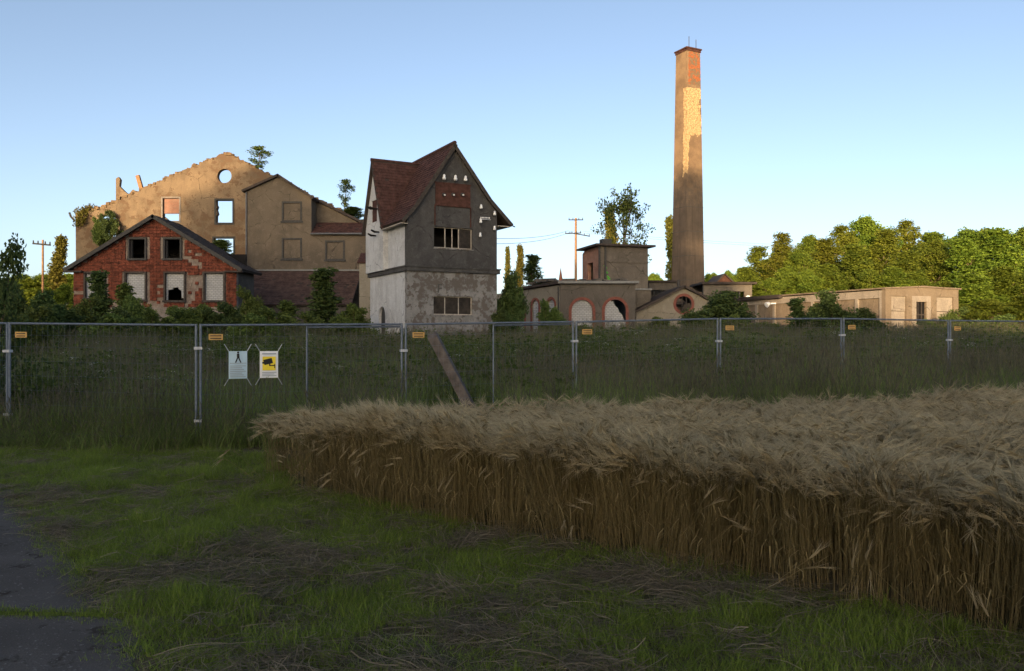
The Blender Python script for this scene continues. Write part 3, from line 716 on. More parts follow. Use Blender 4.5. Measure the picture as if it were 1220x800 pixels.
mb.build('graffiti', M['green_paint'], th)

# passage wall between the block and the chimney
KP = Plane((745 - 600) / F * 62, 62, 0, 1.0); q = lambda x, y: KP(x, y)
th = thing_on(KP, 'lower_extension', 'plain grey wall with pale coping joining the flat roofed block', 'wall')
a = q(775, 346); MB().slab(rect(0, a[0], -.4, a[1]), [], 0, 2.4).build('wall', M['block_render'], th)
MB().box(-.1, a[0] + .1, -.12, 2.5, a[1], a[1] + .14).build('coping', M['zinc'], th)
WP = Plane((773 - 600) / F * 72, 72, 0, 1.0); q = lambda x, y: WP(x, y)
th = thing_on(WP, 'low_shed', 'low shed with dark open window slot between block and chimney', 'shed')
a = q(806, 336.5); o1 = (*q(776, 356), *q(792, 345.5))
MB().slab(rect(0, a[0], -.4, a[1]), [rect(o1[0], o1[2], o1[1], o1[3])], 0, .3).build('front_wall', M['low_render'], th)
MB().box(0, a[0], 3, 3.3, -.4, a[1]).build('rear_wall', M['low_render'], th)
MB().box(-.2, a[0] + .2, -.25, 3.5, a[1], a[1] + .15).build('roof', M['dark_roof'], th)
mb = MB()
for t_ in (.25, .5, .75): mb.box(o1[0] + t_ * (o1[2] - o1[0]) - .04, o1[0] + t_ * (o1[2] - o1[0]) + .04, .12, .18, o1[1], o1[3])
mb.build('window_bars', M['frame'], th)

# small gabled building with round window
SP2 = Plane((757.7 - 600) / F * 60, 60, 0, 1.0); q = lambda x, y: SP2(x, y)
th = thing_on(SP2, 'gabled_outbuilding', 'cream gabled outbuilding with red rimmed round window below the chimney', 'building')
pk = q(814.7, 342); SW = 2 * pk[0]; ez = q(757.7, 371.5)[1]; rc = q(814.7, 362.5); r0 = 9.3 * 60 / F
MB().slab([(0, -.4), (SW, -.4), (SW, ez), pk, (0, ez)], [circle(rc[0], rc[1], r0, 26)], 0, .35).build('front_wall', M['cream'], th)
s_ = MB().slab(circle(rc[0], rc[1], r0 + .2, 26), [circle(rc[0], rc[1], r0, 26)], -.05, .02).build('round_window', M['red_surround'], th)
mb = MB()
for t_ in (-.1, .22): mb.box(rc[0] + t_ - .03, rc[0] + t_ + .03, .1, .16, rc[1] - r0, rc[1] + r0)
mb.box(rc[0] - r0, rc[0] - .13, .12, .16, rc[1] + .02, rc[1] + .1); mb.build('glazing_bars', M['wood'], s_)
MB().slab([(rc[0] - .1, rc[1] - r0 * .9), (rc[0] + .5, rc[1] - r0 * .8), (rc[0] + .5, rc[1] + .1), (rc[0] + .05, rc[1] - .05)], [], .16, .2).build('pane', M['glass'], s_)
mb = MB(); box_walls(mb, 0, SW, .352, 6, -.4, ez); mb.build('rear_wall', M['cream'], th)
MB().box(.3, SW - .3, 2.2, 2.4, -.4, ez + .4).build('window_backing', M['low_render'], th)
mb = MB(); tl = MB(); sl = (pk[1] - ez) / pk[0]
for sgn in (0, 1):
    X = lambda x: SW - x if sgn else x
    lo = [(X(-.4), -.4, ez - .4 * sl + .1), (X(-.4), 6.2, ez - .4 * sl + .1)]; hi = [(X(pk[0]), 6.2, pk[1] + .1), (X(pk[0]), -.4, pk[1] + .1)]
    mb.plate(lo[0], lo[1], hi[0], hi[1], .14); tl.tiles(lo[0], lo[1], hi[0], hi[1], .3, .33, .04, .02, rt)
rf = mb.build('roof', M['dark_roof'], th); tl.build('roof_tiles', M['dark_roof'], rf, kind='stuff')
a = q(811, 333); MB().tube([(a[0], .8, pk[1] - .2), (a[0], .8, a[1])], .09, 7).build('flue_pipe', M['frame'], rf)
MB().tube([(-.35, -.35, ez - .12), (-.2, -.2, ez - .35), (-.1, -.1, ez - .8), (-.1, -.1, 0)], .07, 6).build('downpipe', M['zinc'], th)

# ruin with open windows right of the chimney
BP = Plane((838 - 600) / F * 74, 74, 0, 1.0); q = lambda x, y: BP(x, y)
th = thing_on(BP, 'open_shed', 'grey flat roofed shed with see-through window opening right of the chimney', 'shed')
a = q(896, 339); o1 = (*q(856, 357), *q(887, 347.5))
MB().slab(rect(0, a[0], -.4, a[1]), [rect(o1[0], o1[2], o1[1], o1[3])], 0, .35).build('front_wall', M['block_render'], th)
MB().slab(rect(0, a[0], -.4, a[1]), [rect(o1[0] - 1, o1[2] + .6, o1[1] - .5, o1[3] + .2)], 4, 4.3).build('rear_wall', M['block_render'], th)
MB().box(-.2, a[0] + .35, -.35, 4.6, a[1], a[1] + .2).build('roof', M['dark_roof'], th)
mb = MB()
for t_ in (.28, .5, .66, .83): mb.box(o1[0] + t_ * (o1[2] - o1[0]) - .05, o1[0] + t_ * (o1[2] - o1[0]) + .05, .14, .22, o1[1], o1[3])
mb.box(o1[0] + .02, o1[0] + .45 * (o1[2] - o1[0]), .24, .3, o1[1], o1[3]); mb.build('window_frame', M['frame'], th)
u, z = q(891, 355); MB().slab(circle(u, z, .22, 10), [], -.09, -.002).build('wall_lamp', M['porcelain'], th)
GP = Plane((853 - 600) / F * 90, 90, 0, 1.0); q = lambda x, y: GP(x, y)
th = thing_on(GP, 'far_barn', 'dark barn roof showing above the open shed', 'building')
a = q(874, 337); p_ = q(863, 327); MB().slab([(0, -.4), (a[0], -.4), (a[0], a[1]), p_, (0, a[1])], [], 0, .3).build('front_wall', M['rust'], th)
mb = MB()
for X in (-.3, a[0] + .3): mb.plate((X, -.3, a[1] - .2), (X, 5, a[1] - .2), (p_[0], 5, p_[1] + .1), (p_[0], -.3, p_[1] + .1), .12)
mb.build('roof', M['dark_roof'], th)

# ------------------------------------------------------------------ long concrete shed
CP = Plane(22.8, 48, math.degrees(math.atan2(.337, .941)), 1.0); q = lambda x, y: CP(x, y)
th = thing_on(CP, 'concrete_shed', 'long sunlit concrete shed of framed wall panels with barred window', 'building')
CW, CL = 5.8, 24.0
zt = q(1057, 344.5)[1]; zm = q(1098, 342.5)[1]; zt2 = q(1142, 345.5)[1]
wn = (*q(1091, 386.5), *q(1103.5, 360))
pan = [(q(1062, 0)[0], q(1080, 0)[0]), (q(1116, 0)[0], q(1136, 0)[0])]
pz0, pz1 = q(1070, 399)[1], q(1070, 353)[1]
fh = [rect(a, b, -.1, pz1) for a, b in pan] + [rect(wn[0], wn[2], wn[1], wn[3])]
crown = [(CW, zt2), (CW * .75, zm - .06), (CW / 2, zm), (CW * .25, zm - .08), (0, zt)]
MB().slab([(0, -.4), (CW, -.4)] + crown, fh, 0, .3).build('front_wall', M['concrete'], th)
for a, b in pan:
    MB().box(a, b, .14, .25, -.1, pz0 + .62 * (pz1 - pz0) - .03).build('panel', M['concrete_pale'], th); MB().box(a, b, .10, .25, pz0 + .62 * (pz1 - pz0) + .0, pz1).build('panel', M['concrete_pale'], th)
fr = MB().slab(rect(wn[0] - .32, wn[2] + .32, wn[1] - .1, wn[3] + .35), [rect(wn[0], wn[2], wn[1], wn[3])], -.05, -.002).build('window', M['concrete_pale'], th)
mb = MB()
for t_ in (.3, .64): mb.box(wn[0] + t_ * (wn[2] - wn[0]) - .025, wn[0] + t_ * (wn[2] - wn[0]) + .025, .06, .1, wn[1], wn[3])
mb.box(wn[0], wn[2], .065, .095, wn[1] + .4 * (wn[3] - wn[1]), wn[1] + .45 * (wn[3] - wn[1])); mb.build('window_bars', M['wood'], fr)
# left long wall: pilasters and recessed panels
npan = 12; bay = (CL - .3) / npan; hs = []
for i in range(npan): hs.append((.36 + i * bay + .12, .36 + (i + 1) * bay - .12))
MB().slab(rect(.302, CL, -.4, zt - .06), [rect(a, b, -.1, zt - .52) for a, b in hs], .002, .3, ML).build('side_wall', M['concrete_pale'], th)
for i, (a, b) in enumerate(hs):
    zz = (zt - .52) * .66
    MB().box(.14, .25, a, b, -.1, zz - .03).build('panel', M['concrete'] if i % 3 else M['block_render'], th); MB().box(.11, .25, a, b, zz, zt - .52).build('panel', M['concrete'], th)
MB().box(CW - .3, CW - .002, .303, CL, -.4, zt2 - .02).box(.31, CW - .31, CL - .3, CL - .01, -.4, zt - .1).build('rear_wall', M['concrete'], th)
mb = MB(); cr = crown[::-1]
for (x0, z0), (x1, z1) in zip(cr[:-1], cr[1:]):
    e0 = -.12 if x0 == 0 else 0; e1 = .15 if x1 == CW else 0
    mb.plate((x0 + e0, -.1, z0 + .09), (x1 + e1, -.1, z1 + .09), (x1 + e1, 9.2, z1 + .09), (x0 + e0, 9.2, z0 + .09), .085)
mb.build('roof', M['concrete'], th)
mb = MB()
for (x0, z0), (x1, z1) in zip(cr[:-1], cr[1:]):
    e0 = -.35 if x0 == 0 else 0
    mb.plate((x0 + e0, 9.25, z0 + .1), (x1, 9.25, z1 + .1), (x1, CL + .3, z1 + .1), (x0 + e0, CL + .3, z0 + .1), .25)
mb.build('tarred_roof', M['dark_roof'], th)
MB().box(wn[0], wn[2], .13, .2, wn[1], wn[3]).build('dark_interior', M['black'], th)  # black panel close behind the bars, standing for the unlit inside
u, z = q(1063.5, 396.5); text_part('graffiti', 'EPS', .5, M['white_paint'], th, u + .02, .075, z)
o = MB().box(-.5, -.05, 9.9, 10.1, zt - .55, zt - .45).tube([(-.55, 10, zt - .5), (-.8, 10, zt - .62)], [.12, .2], 8).build('wall_lamp', M['porcelain'], th)

# ------------------------------------------------------------------ poles, wires, spire
def utility_pole(px, py, Y, arms, label, rad=.17, mat='pole'):
    p = at(px, py, Y); z0 = float(g(p.x, Y)); th = thing('utility_pole', label, 'pole', (p.x, Y, z0), 0, 'wooden utility poles'); h = p.z - z0
    MB().tube([(0, 0, -.3), (0, 0, h)], [rad, rad * .7], 8).build('post', M[mat], th)
    for (zz, x0, x1, tilt) in arms:
        a = MB().tube([(x0, -.15, h - zz - tilt), (x1, -.15, h - zz + tilt)], .075, 4).build('crossarm', M['frame'], th)
        for t_ in (.04, .3, .7, .96):
            x = x0 + (x1 - x0) * t_; zc = h - zz - tilt + 2 * tilt * t_
            MB().tube([(x, -.15, zc + .05), (x, -.15, zc + .32)], [.07, .05], 6).build('insulator', M['frame'], a)
    return th
t = utility_pole(686, 260, 120, [(.3, -1.1, 1.1, 0), (2.3, -1.6, .8, .05), (2.5, -.7, 2.1, -.25)], 'brown wooden utility pole with several crossarms behind the flat roofed block', .24)
t2 = utility_pole(51, 286, 78, [(.45, -.9, .85, -.08)], 'slender wooden utility pole with one crossarm beside a poplar', .13)
MB().tube([(-.85, -.1, t2.children[0].dimensions.z - 1.0), (-.88, -.1, t2.children[0].dimensions.z - 1.9)], .06, 5).build('switch_rod', M['frame'], t2)
def wire(a, b, sag, label):
    a, b = Vector(a), Vector(b); n = 24
    pts = [a.lerp(b, i / n) - Vector((0, 0, sag * 4 * (i / n) * (1 - i / n))) for i in range(n + 1)]
    tag(MB().tube(pts, .022, 4).build('power_line', M['cable']), label, 'power line', 'overhead wires')
P = at(686, 276, 120)
wire(P + Vector((-1.1, -.15, .1)), at(560, 283, 64), .5, 'upper thin wire running from the brown utility pole to the tower')
wire(P + Vector((-.8, -.15, -.1)), at(560, 290, 64), .6, 'lower thin wire running from the brown utility pole to the tower')
wire(P + Vector((1.1, -.15, 0)), at(1300, 294, 125), 1.2, 'upper thin wire running from the brown utility pole past the chimney')
wire(P + Vector((1.5, -.15, -.3)), at(1300, 297, 125), 1.2, 'lower thin wire running from the brown utility pole past the chimney')
p = at(668, 333, 320); th = thing('church_spire', 'tiny far church spire on the horizon beside the brown utility pole', 'spire', (p.x, p.y, 1.2))
MB().box(-.8, .8, -.8, .8, -.3, p.z - 2).build('tower', M['cream'], th)
MB().tube([(0, 0, p.z - 2), (0, 0, at(668, 319.5, 320).z - 1.2)], [.9, .05], 8).build('steeple', M['rust'], th)

# ------------------------------------------------------------------ fence of mobile panels
def smooth_h(pts): return pts
A = math.atan2(1.35, 3.233); PL = 3.503
corner = Vector((-5.05, 13.3))
dirv = Vector((math.cos(A), math.sin(A)))
posts = [corner + dirv * PL * k for k in range(0, 8)]
tops = [2.00, 2.035, 2.10, 2.19, 2.22, 2.20, 2.2, 2.2]
segs = [(posts[k], posts[k + 1], tops[k], tops[k + 1], k) for k in range(7)]
lp = Vector((-8.6, 13.95)); segs.insert(0, (lp, corner, 2.04, 2.0, -1)); segs.insert(0, (Vector((-11.3, 16.2)), lp, 2.12, 2.04, -2))
where = {-2: 'turning back from the left corner of the fence', -1: 'left of the two notice sheets', 0: 'carrying two notice sheets', 1: 'with centre post in front of the leaning timber',
         2: 'in front of the walled up arches', 3: 'in front of the far sunlit wood and pale shed wall', 4: 'in front of the concrete shed with the barred window', 5: 'at the right edge of the sunlit wood', 6: 'beyond the last post by the wood'}
frame_pl = None
for a, b, ta, tb, k in segs:
    L = (b - a).length - .06; ang = math.degrees(math.atan2(b.y - a.y, b.x - a.x)); zb = (ta + tb) / 2 - 2.0; dz = (tb - ta)
    th = thing('fence_panel', 'galvanised mobile wire fence panel ' + where[k], 'fence', (a.x, a.y, ta - 2.0), ang, 'mobile fence panels')
    x0, x1 = .035, L + .02; up = lambda x: dz * (x - x0) / (x1 - x0)
    rs = .021
    for x in (x0, x1): MB().tube([(x, 0, .0 + up(x) * 0 + (dz if x == x1 else 0)), (x, 0, 2.0 + (dz if x == x1 else 0) + rs)], rs, 8).build('post', M['metal'], th)
    MB().tube([(x0 + rs, 0, 2.0), (x1 - rs, 0, 2.0 + dz)], rs * .9, 8).build('top_rail', M['metal'], th)
    MB().tube([(x0 + rs, 0, .12), (x1 - rs, 0, .12 + dz)], rs * .9, 8).build('bottom_rail', M['metal'], th)
    if k in (0, 1):
        xm = (x0 + x1) / 2 + .02; MB().tube([(xm, .03, .0 + dz / 2), (xm, .03, 1.995 + dz / 2)], rs * .8, 8).build('centre_post', M['metal'], th)
        MB().tube([(xm, .045, 1.955 + dz / 2), (x1 - rs, .045, 1.955 + dz)], rs * .8, 8).build('second_rail', M['metal'], th)
    mb = MB(); rw_ = .0013
    for i in range(1, 33):
        x = x0 + (x1 - x0) * i / 33; mb.tube([(x, .0, .12 + up(x)), (x, .0, 2.0 + up(x))], rw_, 3, False)
    for zz in (.35, .6, .85, 1.1, 1.35, 1.6, 1.8): mb.tube([(x0, .006, zz), (x1, .006, zz + dz)], rw_ * 1.3, 3, False)
    mb.build('wire_mesh', M['metal'], th, kind='stuff')
    pl_ = MB().box(.16, .385, -.018, -.008, 1.755, 1.855).build('name_plate', M['plate'], th)
    mb = MB()
    for zz in (1.825, 1.782): mb.box(.185, .36, -.0205, -.0185, zz - .008, zz + .008)
    mb.build('print_line', M['wood'], pl_)
    if k > -2:
        for zz in (1.62 - .1 * (k % 2), .42): MB().box(-.07, .06, -.045, .045, zz - .022, zz + .022).build('clamp', M['clamp'], th)
    MB().box(-.3, .3, -.12, .12, -.14, .02).build('foot', M['concrete_foot'], th)
FP = Plane(corner.x, corner.y, math.degrees(A), 0.0)
def sheet(px0, px1, py0, py1, label, mat, kind):
    (x0, z0), (x1, z1) = FP(px0, py1), FP(px1, py0); xm = (x0 + x1) / 2; dx = x1 - x0; dzz = z1 - z0
    th = thing('notice_sheet', label, 'notice', (corner.x + dirv.x * xm, corner.y + dirv.y * xm, z0), math.degrees(A), 'notices tied to the fence')
    B = MB(); n = 6                                  # slightly bellied laminated sheet
    fn = lambda u, v: (-dx / 2 + dx * u, -.035 - .012 * math.sin(math.pi * u) * math.sin(math.pi * v), dzz * v)
    for s_ in (0, .004):
        base = len(B.v)
        for j in range(n + 1):
            for i in range(n + 1):
                p = fn(i / n, j / n); B.v.append((p[0], p[1] + s_, p[2]))
        for j in range(n):
            for i in range(n): B.f.append((base + j * (n + 1) + i, base + j * (n + 1) + i + 1, base + (j + 1) * (n + 1) + i + 1, base + (j + 1) * (n + 1) + i))
    sh = B.build('sheet', mat, th)
    for sx, sz in ((-1, 0), (1, 0), (-1, 1), (1, 1)):
        p0 = fn(0 if sx < 0 else 1, sz); MB().tube([p0, (p0[0] + sx * .07, -.004, p0[2] + (.12 if sz else -.12))], .0065, 4).build('tie', M['clamp'], th)
    fy = -.0535
    bar = lambda u0, u1, v0, v1, m, nm='print_line', y=fy: MB().box(-dx / 2 + dx * u0, -dx / 2 + dx * u1, y - .002, y, dzz * v0, dzz * v1).build(nm, m, sh)
    if kind == 'info':
        cx, cz = 0.0, dzz * .8                       # walking figure
        m = MB(); m.slab(circle(cx, cz + .07, .018, 10), [], fy - .002, fy)
        m.slab([(cx - .02, cz + .05), (cx + .02, cz + .05), (cx + .024, cz - .02), (cx - .018, cz - .02)], [], fy - .002, fy)
        m.slab([(cx - .02, cz - .02), (cx + .004, cz - .02), (cx - .03, cz - .10), (cx - .05, cz - .10)], [], fy - .0022, fy - .0002)
        m.slab([(cx, cz - .02), (cx + .022, cz - .02), (cx + .055, cz - .10), (cx + .035, cz - .10)], [], fy - .0024, fy - .0004)
        m.build('pictogram', M['print_'], sh)
        for i in range(7): bar(.08, .92 - .1 * (i % 3), .06 + i * .065, .085 + i * .065, M['print_grey'])
        bar(.06, .94, .55, .575, M['print_grey'])
    else:
        bar(.12, .88, .88, .925, M['print_grey'])
        bar(.14, .86, .28, .8, M['yellow'], 'yellow_field')
        m = MB(); yy = fy - .0025; rot = Matrix.Translation((-.005, 0, dzz * .60)) @ Matrix.Rotation(R(12), 4, 'Y')
        m.slab(rect(-.085, .06, -.045, .045), [], yy - .002, yy, Matrix.Translation((-.005, 0, dzz * .62)) @ Matrix.Rotation(R(-14), 4, 'Y'))
        m.slab([(-.11, dzz * .53), (-.08, dzz * .53), (-.085, dzz * .60), (-.115, dzz * .60)], [], yy - .0021, yy - .0001)
        m.slab(rect(.0, .02, dzz * .44, dzz * .56), [], yy - .0022, yy - .0002); m.slab(rect(.02, .085, dzz * .44, dzz * .48), [], yy - .0022, yy - .0002); m.slab(rect(.085, .10, dzz * .36, dzz * .52), [], yy - .0022, yy - .0002)
        m.build('camera_pictogram', M['print_'], sh)
        for i in range(3): bar(.12, .9 - .12 * (i % 2), .07 + i * .06, .095 + i * .06, M['print_grey'])
sheet(272.3, 294.3, 418.5, 451.5, 'pale blue notice sheet with walking figure tied to the fence', M['sheet_blue'], 'info')
sheet(309.3, 331, 418.5, 450.5, 'white notice sheet with yellow camera warning tied to the fence', M['sheet_white'], 'cam')

# leaning timber in the meadow
a = at(515, 399, 15.6); b = at(566, 497, 15.5); d = (a - b)
th = thing('leaning_timber', 'weathered dark square timber leaning in the meadow behind the fence', 'timber', tuple(b))
M4 = d.to_track_quat('Z', 'Y').to_matrix().to_4x4()
MB().slab([(-.125, -.5), (.125, -.5), (.125, d.length - .07), (.02, d.length + .02), (-.125, d.length - .03)], [], -.09, .09, M4).build('beam', plain('grey_timber', (.105, .092, .086), .9, .4, 7), th)
MB().tube([M4 @ Vector((0, -.1, d.length * .72)), M4 @ Vector((0, .12, d.length * .72))], .025, 6).build('bolt', M['frame'], th)

bpy.data.objects.remove(tmp)

# ------------------------------------------------------------------ trees and bushes
def rot_basis(rng, n):
    d = rng.normal(size=(n, 3)); d /= np.linalg.norm(d, axis=1, keepdims=True)
    e = rng.normal(size=(n, 3)); s_ = np.cross(d, e); s_ /= np.linalg.norm(s_, axis=1, keepdims=True)
    return d, s_

def leaves(name, C, RAD, per, size, seed, mat, flat=.8, aspect=.38, droop=.25):
    rng = np.random.default_rng(seed); C = np.array(C, float); k = len(C); RAD = np.asarray(RAD, float)
    n = np.maximum(3, (per * (RAD / RAD.mean()) ** 2).astype(int)); idx = np.repeat(np.arange(k), n); m = len(idx)
    u = rng.normal(size=(m, 3)); u /= np.linalg.norm(u, axis=1, keepdims=True); r = rng.random(m) ** .45
    P = C[idx] + u * (r * RAD[idx])[:, None] * np.array([1, 1, flat])
    d, s_ = rot_basis(rng, m); d[:, 2] -= droop; d += u * .5; d /= np.linalg.norm(d, axis=1, keepdims=True)
    s_ = np.cross(d, s_); s_ /= np.linalg.norm(s_, axis=1, keepdims=True)
    L = size * rng.uniform(.6, 1.3, m)[:, None]
    V = np.stack([P, P + d * L * .45 + s_ * L * aspect, P + d * L, P + d * L * .45 - s_ * L * aspect], 1)
    lv = np.clip(rng.random(k)[idx] * .6 + rng.random(m) * .4, 0, 1)
    return quads(name, V, lv, [mat])

PROF = {'broad': lambda t: max(.12, math.sin(math.pi * min(1, max(.04, t)) ** .75)) , 'birch': lambda t: max(.1, 1.05 - t) ** .7 * min(1, t * 4 + .3),
        'poplar': lambda t: max(.15, math.sin(math.pi * min(1, t + .08) ** .6)), 'bush': lambda t: max(.25, 1 - t * .75)}

def grow(seed, h, spread, bole, n, elev, prof, clump, per, leaf, tr, leafm, barkm, twigs=4, stems=1, open_=0.0):
    rd = random.Random(seed); mb = MB(); C = []; RD = []
    for st in range(stems):
        base = Vector((0, 0, 0)) if stems == 1 else Vector((rd.uniform(-.3, .3) * spread, rd.uniform(-.3, .3) * spread, 0))
        hh = h * (1 if st == 0 else rd.uniform(.55, .9)); lean = Vector((rd.uniform(-.06, .06), rd.uniform(-.06, .06), 0)) * (4 if stems > 1 else 1)
        tp = []; k = 8; w1, w2 = rd.uniform(0, 6), rd.uniform(0, 6)
        for i in range(k + 1):
            t = i / k; tp.append(base + lean * hh * t + Vector((math.sin(w1 + t * 5) * .02 * hh * t, math.sin(w2 + t * 4) * .02 * hh * t, hh * .95 * t - .2 * (i == 0))))
        mb.tube(tp, [tr * (1 - .86 * i / k) for i in range(k + 1)], 7)
        def on(t):
            f = t * k; i = min(k - 1, int(f)); return tp[i].lerp(tp[i + 1], f - i)
        for i in range(n // stems):
            t = bole + (1 - bole) * (i + rd.random()) / (n // stems); u = (t - bole) / (1 - bole)
            az = i * 2.4 + rd.uniform(-.5, .5); L = spread * PROF[prof](u) * rd.uniform(.65, 1.2); el = R(elev + 25 * u + rd.uniform(-12, 12))
            p = on(min(t, .98)); d = Vector((math.cos(az) * math.cos(el), math.sin(az) * math.cos(el), math.sin(el)))
            a = p + d * L * .5; d2 = (d + Vector((rd.uniform(-.2, .2), rd.uniform(-.2, .2), .25))).normalized(); b = a + d2 * L * .5
            r0 = tr * .38 * (1 - .7 * u); mb.tube([p, a, b], [r0, r0 * .6, r0 * .2], 5, False)
            if rd.random() < open_: continue
            C.append(b); RD.append(clump * rd.uniform(.7, 1.2))
            if L > clump: C.append(p.lerp(a, .9)); RD.append(clump * rd.uniform(.5, 1.0))
            for q_ in range(twigs):
                f = rd.uniform(.35, 1); p0 = p.lerp(a, f * 2) if f < .5 else a.lerp(b, f * 2 - 1)
                dd = (d2 + Vector((rd.uniform(-1, 1), rd.uniform(-1, 1), rd.uniform(-.5, .8)))).normalized(); p1 = p0 + dd * L * rd.uniform(.2, .45)
                mb.tube([p0, p1], [r0 * .35, r0 * .1], 3, False); C.append(p1); RD.append(clump * rd.uniform(.45, .95))
        C.append(tp[-1]); RD.append(clump * .7)
    trunk = bpy.data.meshes.new('trunk'); trunk.from_pydata(mb.v, [], mb.f); trunk.update(); trunk.shade_smooth(); trunk.materials.append(barkm)
    crown = leaves('crown', C, RD, per, leaf, seed, leafm)
    co = np.array([v for v in mb.v]); top = max(c.z + r * .75 for c, r in zip(C, RD)); wid = np.percentile([math.hypot(c.x, c.y) + r * .8 for c, r in zip(C, RD)], 93)
    return dict(trunk=trunk, crown=crown, h=top, w=wid)

LF = dict(
    wood=leafmat('leaf_wood', (.036, .072, .010), (.180, .235, .030), .28, (.38, .48, .06)),
    birch=leafmat('leaf_birch', (.070, .098, .014), (.215, .240, .030), .3, (.34, .36, .05)),
    poplar=leafmat('leaf_poplar', (.075, .080, .016), (.16, .15, .03), .25, (.36, .32, .05)),
    dark=leafmat('leaf_dark', (.028, .055, .018), (.080, .115, .036), .2, (.10, .16, .04)),
    mid=leafmat('leaf_mid', (.048, .082, .022), (.115, .155, .040), .22, (.16, .22, .05)),
    ivy=leafmat('leaf_ivy', (.030, .055, .012), (.085, .095, .022), .2),
)
KIND = {}
def kind(name, *a, **k): KIND[name] = grow(*a, **k)
for i in range(4): kind('wood%d' % i, 40 + i, 13, 3.3 - .5 * (i % 2), .16, 44, 28 + 16 * (i % 2), 'birch' if i % 2 else 'broad', .75 - .12 * (i % 2), 66 - 14 * (i % 2), .21, .22, LF['wood'], M['bark'], twigs=5, open_=.06)
for i in range(2): kind('birch%d' % i, 60 + i, 14, 2.4, .2, 30, 35, 'birch', .58, 60, .16, .14, LF['birch'], M['bark_pale'])
for i in range(2): kind('poplar%d' % i, 70 + i, 9, 1.1, .05, 40, 62, 'poplar', .40, 42, .17, .13, LF['poplar'], M['bark'], twigs=3)
kind('airy', 80, 9, 3.6, .25, 24, 35, 'broad', .5, 28, .17, .22, LF['mid'], M['bark'], twigs=5)
for i in range(4): kind('bush%d' % i, 90 + i, 3, 1.5, .02, 40, 30, 'bush', .34, 50, .125, .05, LF['mid'] if i % 2 else LF['dark'], M['bark'], twigs=4, stems=5)
for i in range(2): kind('slim%d' % i, 100 + i, 4, .75, .05, 22, 45, 'birch', .26, 38, .12, .05, LF['dark'] if i else LF['mid'], M['bark'], twigs=3)
kind('sapling', 110, 3, .9, .15, 16, 45, 'broad', .26, 24, .11, .035, LF['mid'], M['bark'], twigs=3)
kind('near', 120, 3.8, 1.7, .1, 34, 30, 'bush', .36, 36, .11, .06, LF['dark'], M['bark'], twigs=5, stems=3)

def plant(kd, name, cat, label, group, X, Y, h, wd=None, base=None, rz=None, crownmat=None):
    k = KIND[kd]; z = float(g(X, Y)) if base is None else base
    t = thing(name, label, cat, (X, Y, z), random.Random(int(X * 97 + Y * 31)).uniform(0, 360) if rz is None else rz, group)
    s_ = h / k['h']; sx = s_ if wd is None else wd / (2 * k['w'])
    t.scale = (sx, sx, s_)
    link('trunk', k['trunk'], t); link('crown', k['crown'], t)
    return t
def plant_px(kd, name, cat, label, group, px, ytop, Y, wpx=None, base=None, rz=None):
    p = at(px, ytop, Y); z = float(g(p.x, Y)) if base is None else base
    return plant(kd, name, cat, label, group, p.x, Y, p.z - z, None if wpx is None else wpx / F * Y, base, rz)

# sunlit wood on the right
G1 = 'trees of the sunlit wood'
def wood_label(px, Y):
    if Y < 72: return 'low leafy tree in front of the sunlit wood beside the concrete shed'
    if px < 925: return 'leafy tree at the thin end of the sunlit wood next to the open shed'
    if Y > 91: return 'tall leafy tree at the back of the sunlit wood'
    if px > 1115: return 'leafy tree of the sunlit wood beyond the barred window end of the concrete shed'
    return 'leafy tree of the sunlit wood right behind the long wall of the concrete shed'
wood = [(908, 293, 88, 'birch0', 46), (932, 277, 84, 'birch1', 44), (957, 296, 82, 'wood0', 44), (978, 283, 86, 'birch0', 50), (1003, 268, 90, 'birch1', 52), (1024, 290, 80, 'wood1', 50),
        (1036, 258, 92, 'wood2', 58), (1060, 272, 86, 'birch0', 54), (1080, 262, 94, 'birch1', 50), (1079, 296, 78, 'wood3', 50), (1108, 286, 82, 'wood0', 54), (1117, 277, 95, 'wood1', 56), (1140, 273, 86, 'wood2', 60),
        (1163, 283, 78, 'wood3', 56), (1178, 272, 90, 'wood0', 60), (1198, 271, 82, 'wood1', 60), (1222, 268, 86, 'wood2', 64), (1250, 272, 80, 'wood3', 64), (1282, 266, 86, 'wood0', 66),
        (945, 318, 78, 'wood2', 46), (990, 312, 77, 'wood3', 46), (1160, 325, 66, 'wood1', 56), (1196, 318, 68, 'wood3', 56), (1235, 315, 66, 'wood0', 60), (1130, 335, 70, 'wood2', 46),
        (900, 318, 80, 'wood3', 40), (918, 308, 92, 'wood1', 44), (942, 292, 96, 'wood2', 46), (962, 280, 98, 'wood0', 46), (984, 294, 96, 'wood1', 50), (1012, 284, 96, 'wood3', 50), (1050, 284, 99, 'wood0', 52), (1096, 290, 92, 'wood2', 50), (1070, 318, 74, 'wood1', 44), (1040, 320, 75, 'wood0', 44), (1100, 322, 74, 'wood3', 44), (918, 330, 76, 'wood0', 36), (968, 322, 76, 'wood2', 40), (1150, 362, 60, 'wood0', 50), (1190, 356, 58, 'wood2', 56), (1228, 352, 57, 'wood1', 56)]
for px, yt, Y, kd, wp in wood:
    if 'birch' in kd: plant_px(kd, 'birch_tree', 'tree', 'tall slender birch with pale trunk in the sunlit wood', 'birches of the sunlit wood', px, yt, Y, wp * 1.25)
    else: plant_px(kd, 'leafy_tree', 'tree', wood_label(px, Y), G1 + (' in front' if Y < 72 else ' at the thin end' if px < 925 else ' at the back' if Y > 91 else ' past the shed' if px > 1115 else ' behind the shed'), px, yt, Y, wp * 1.25)
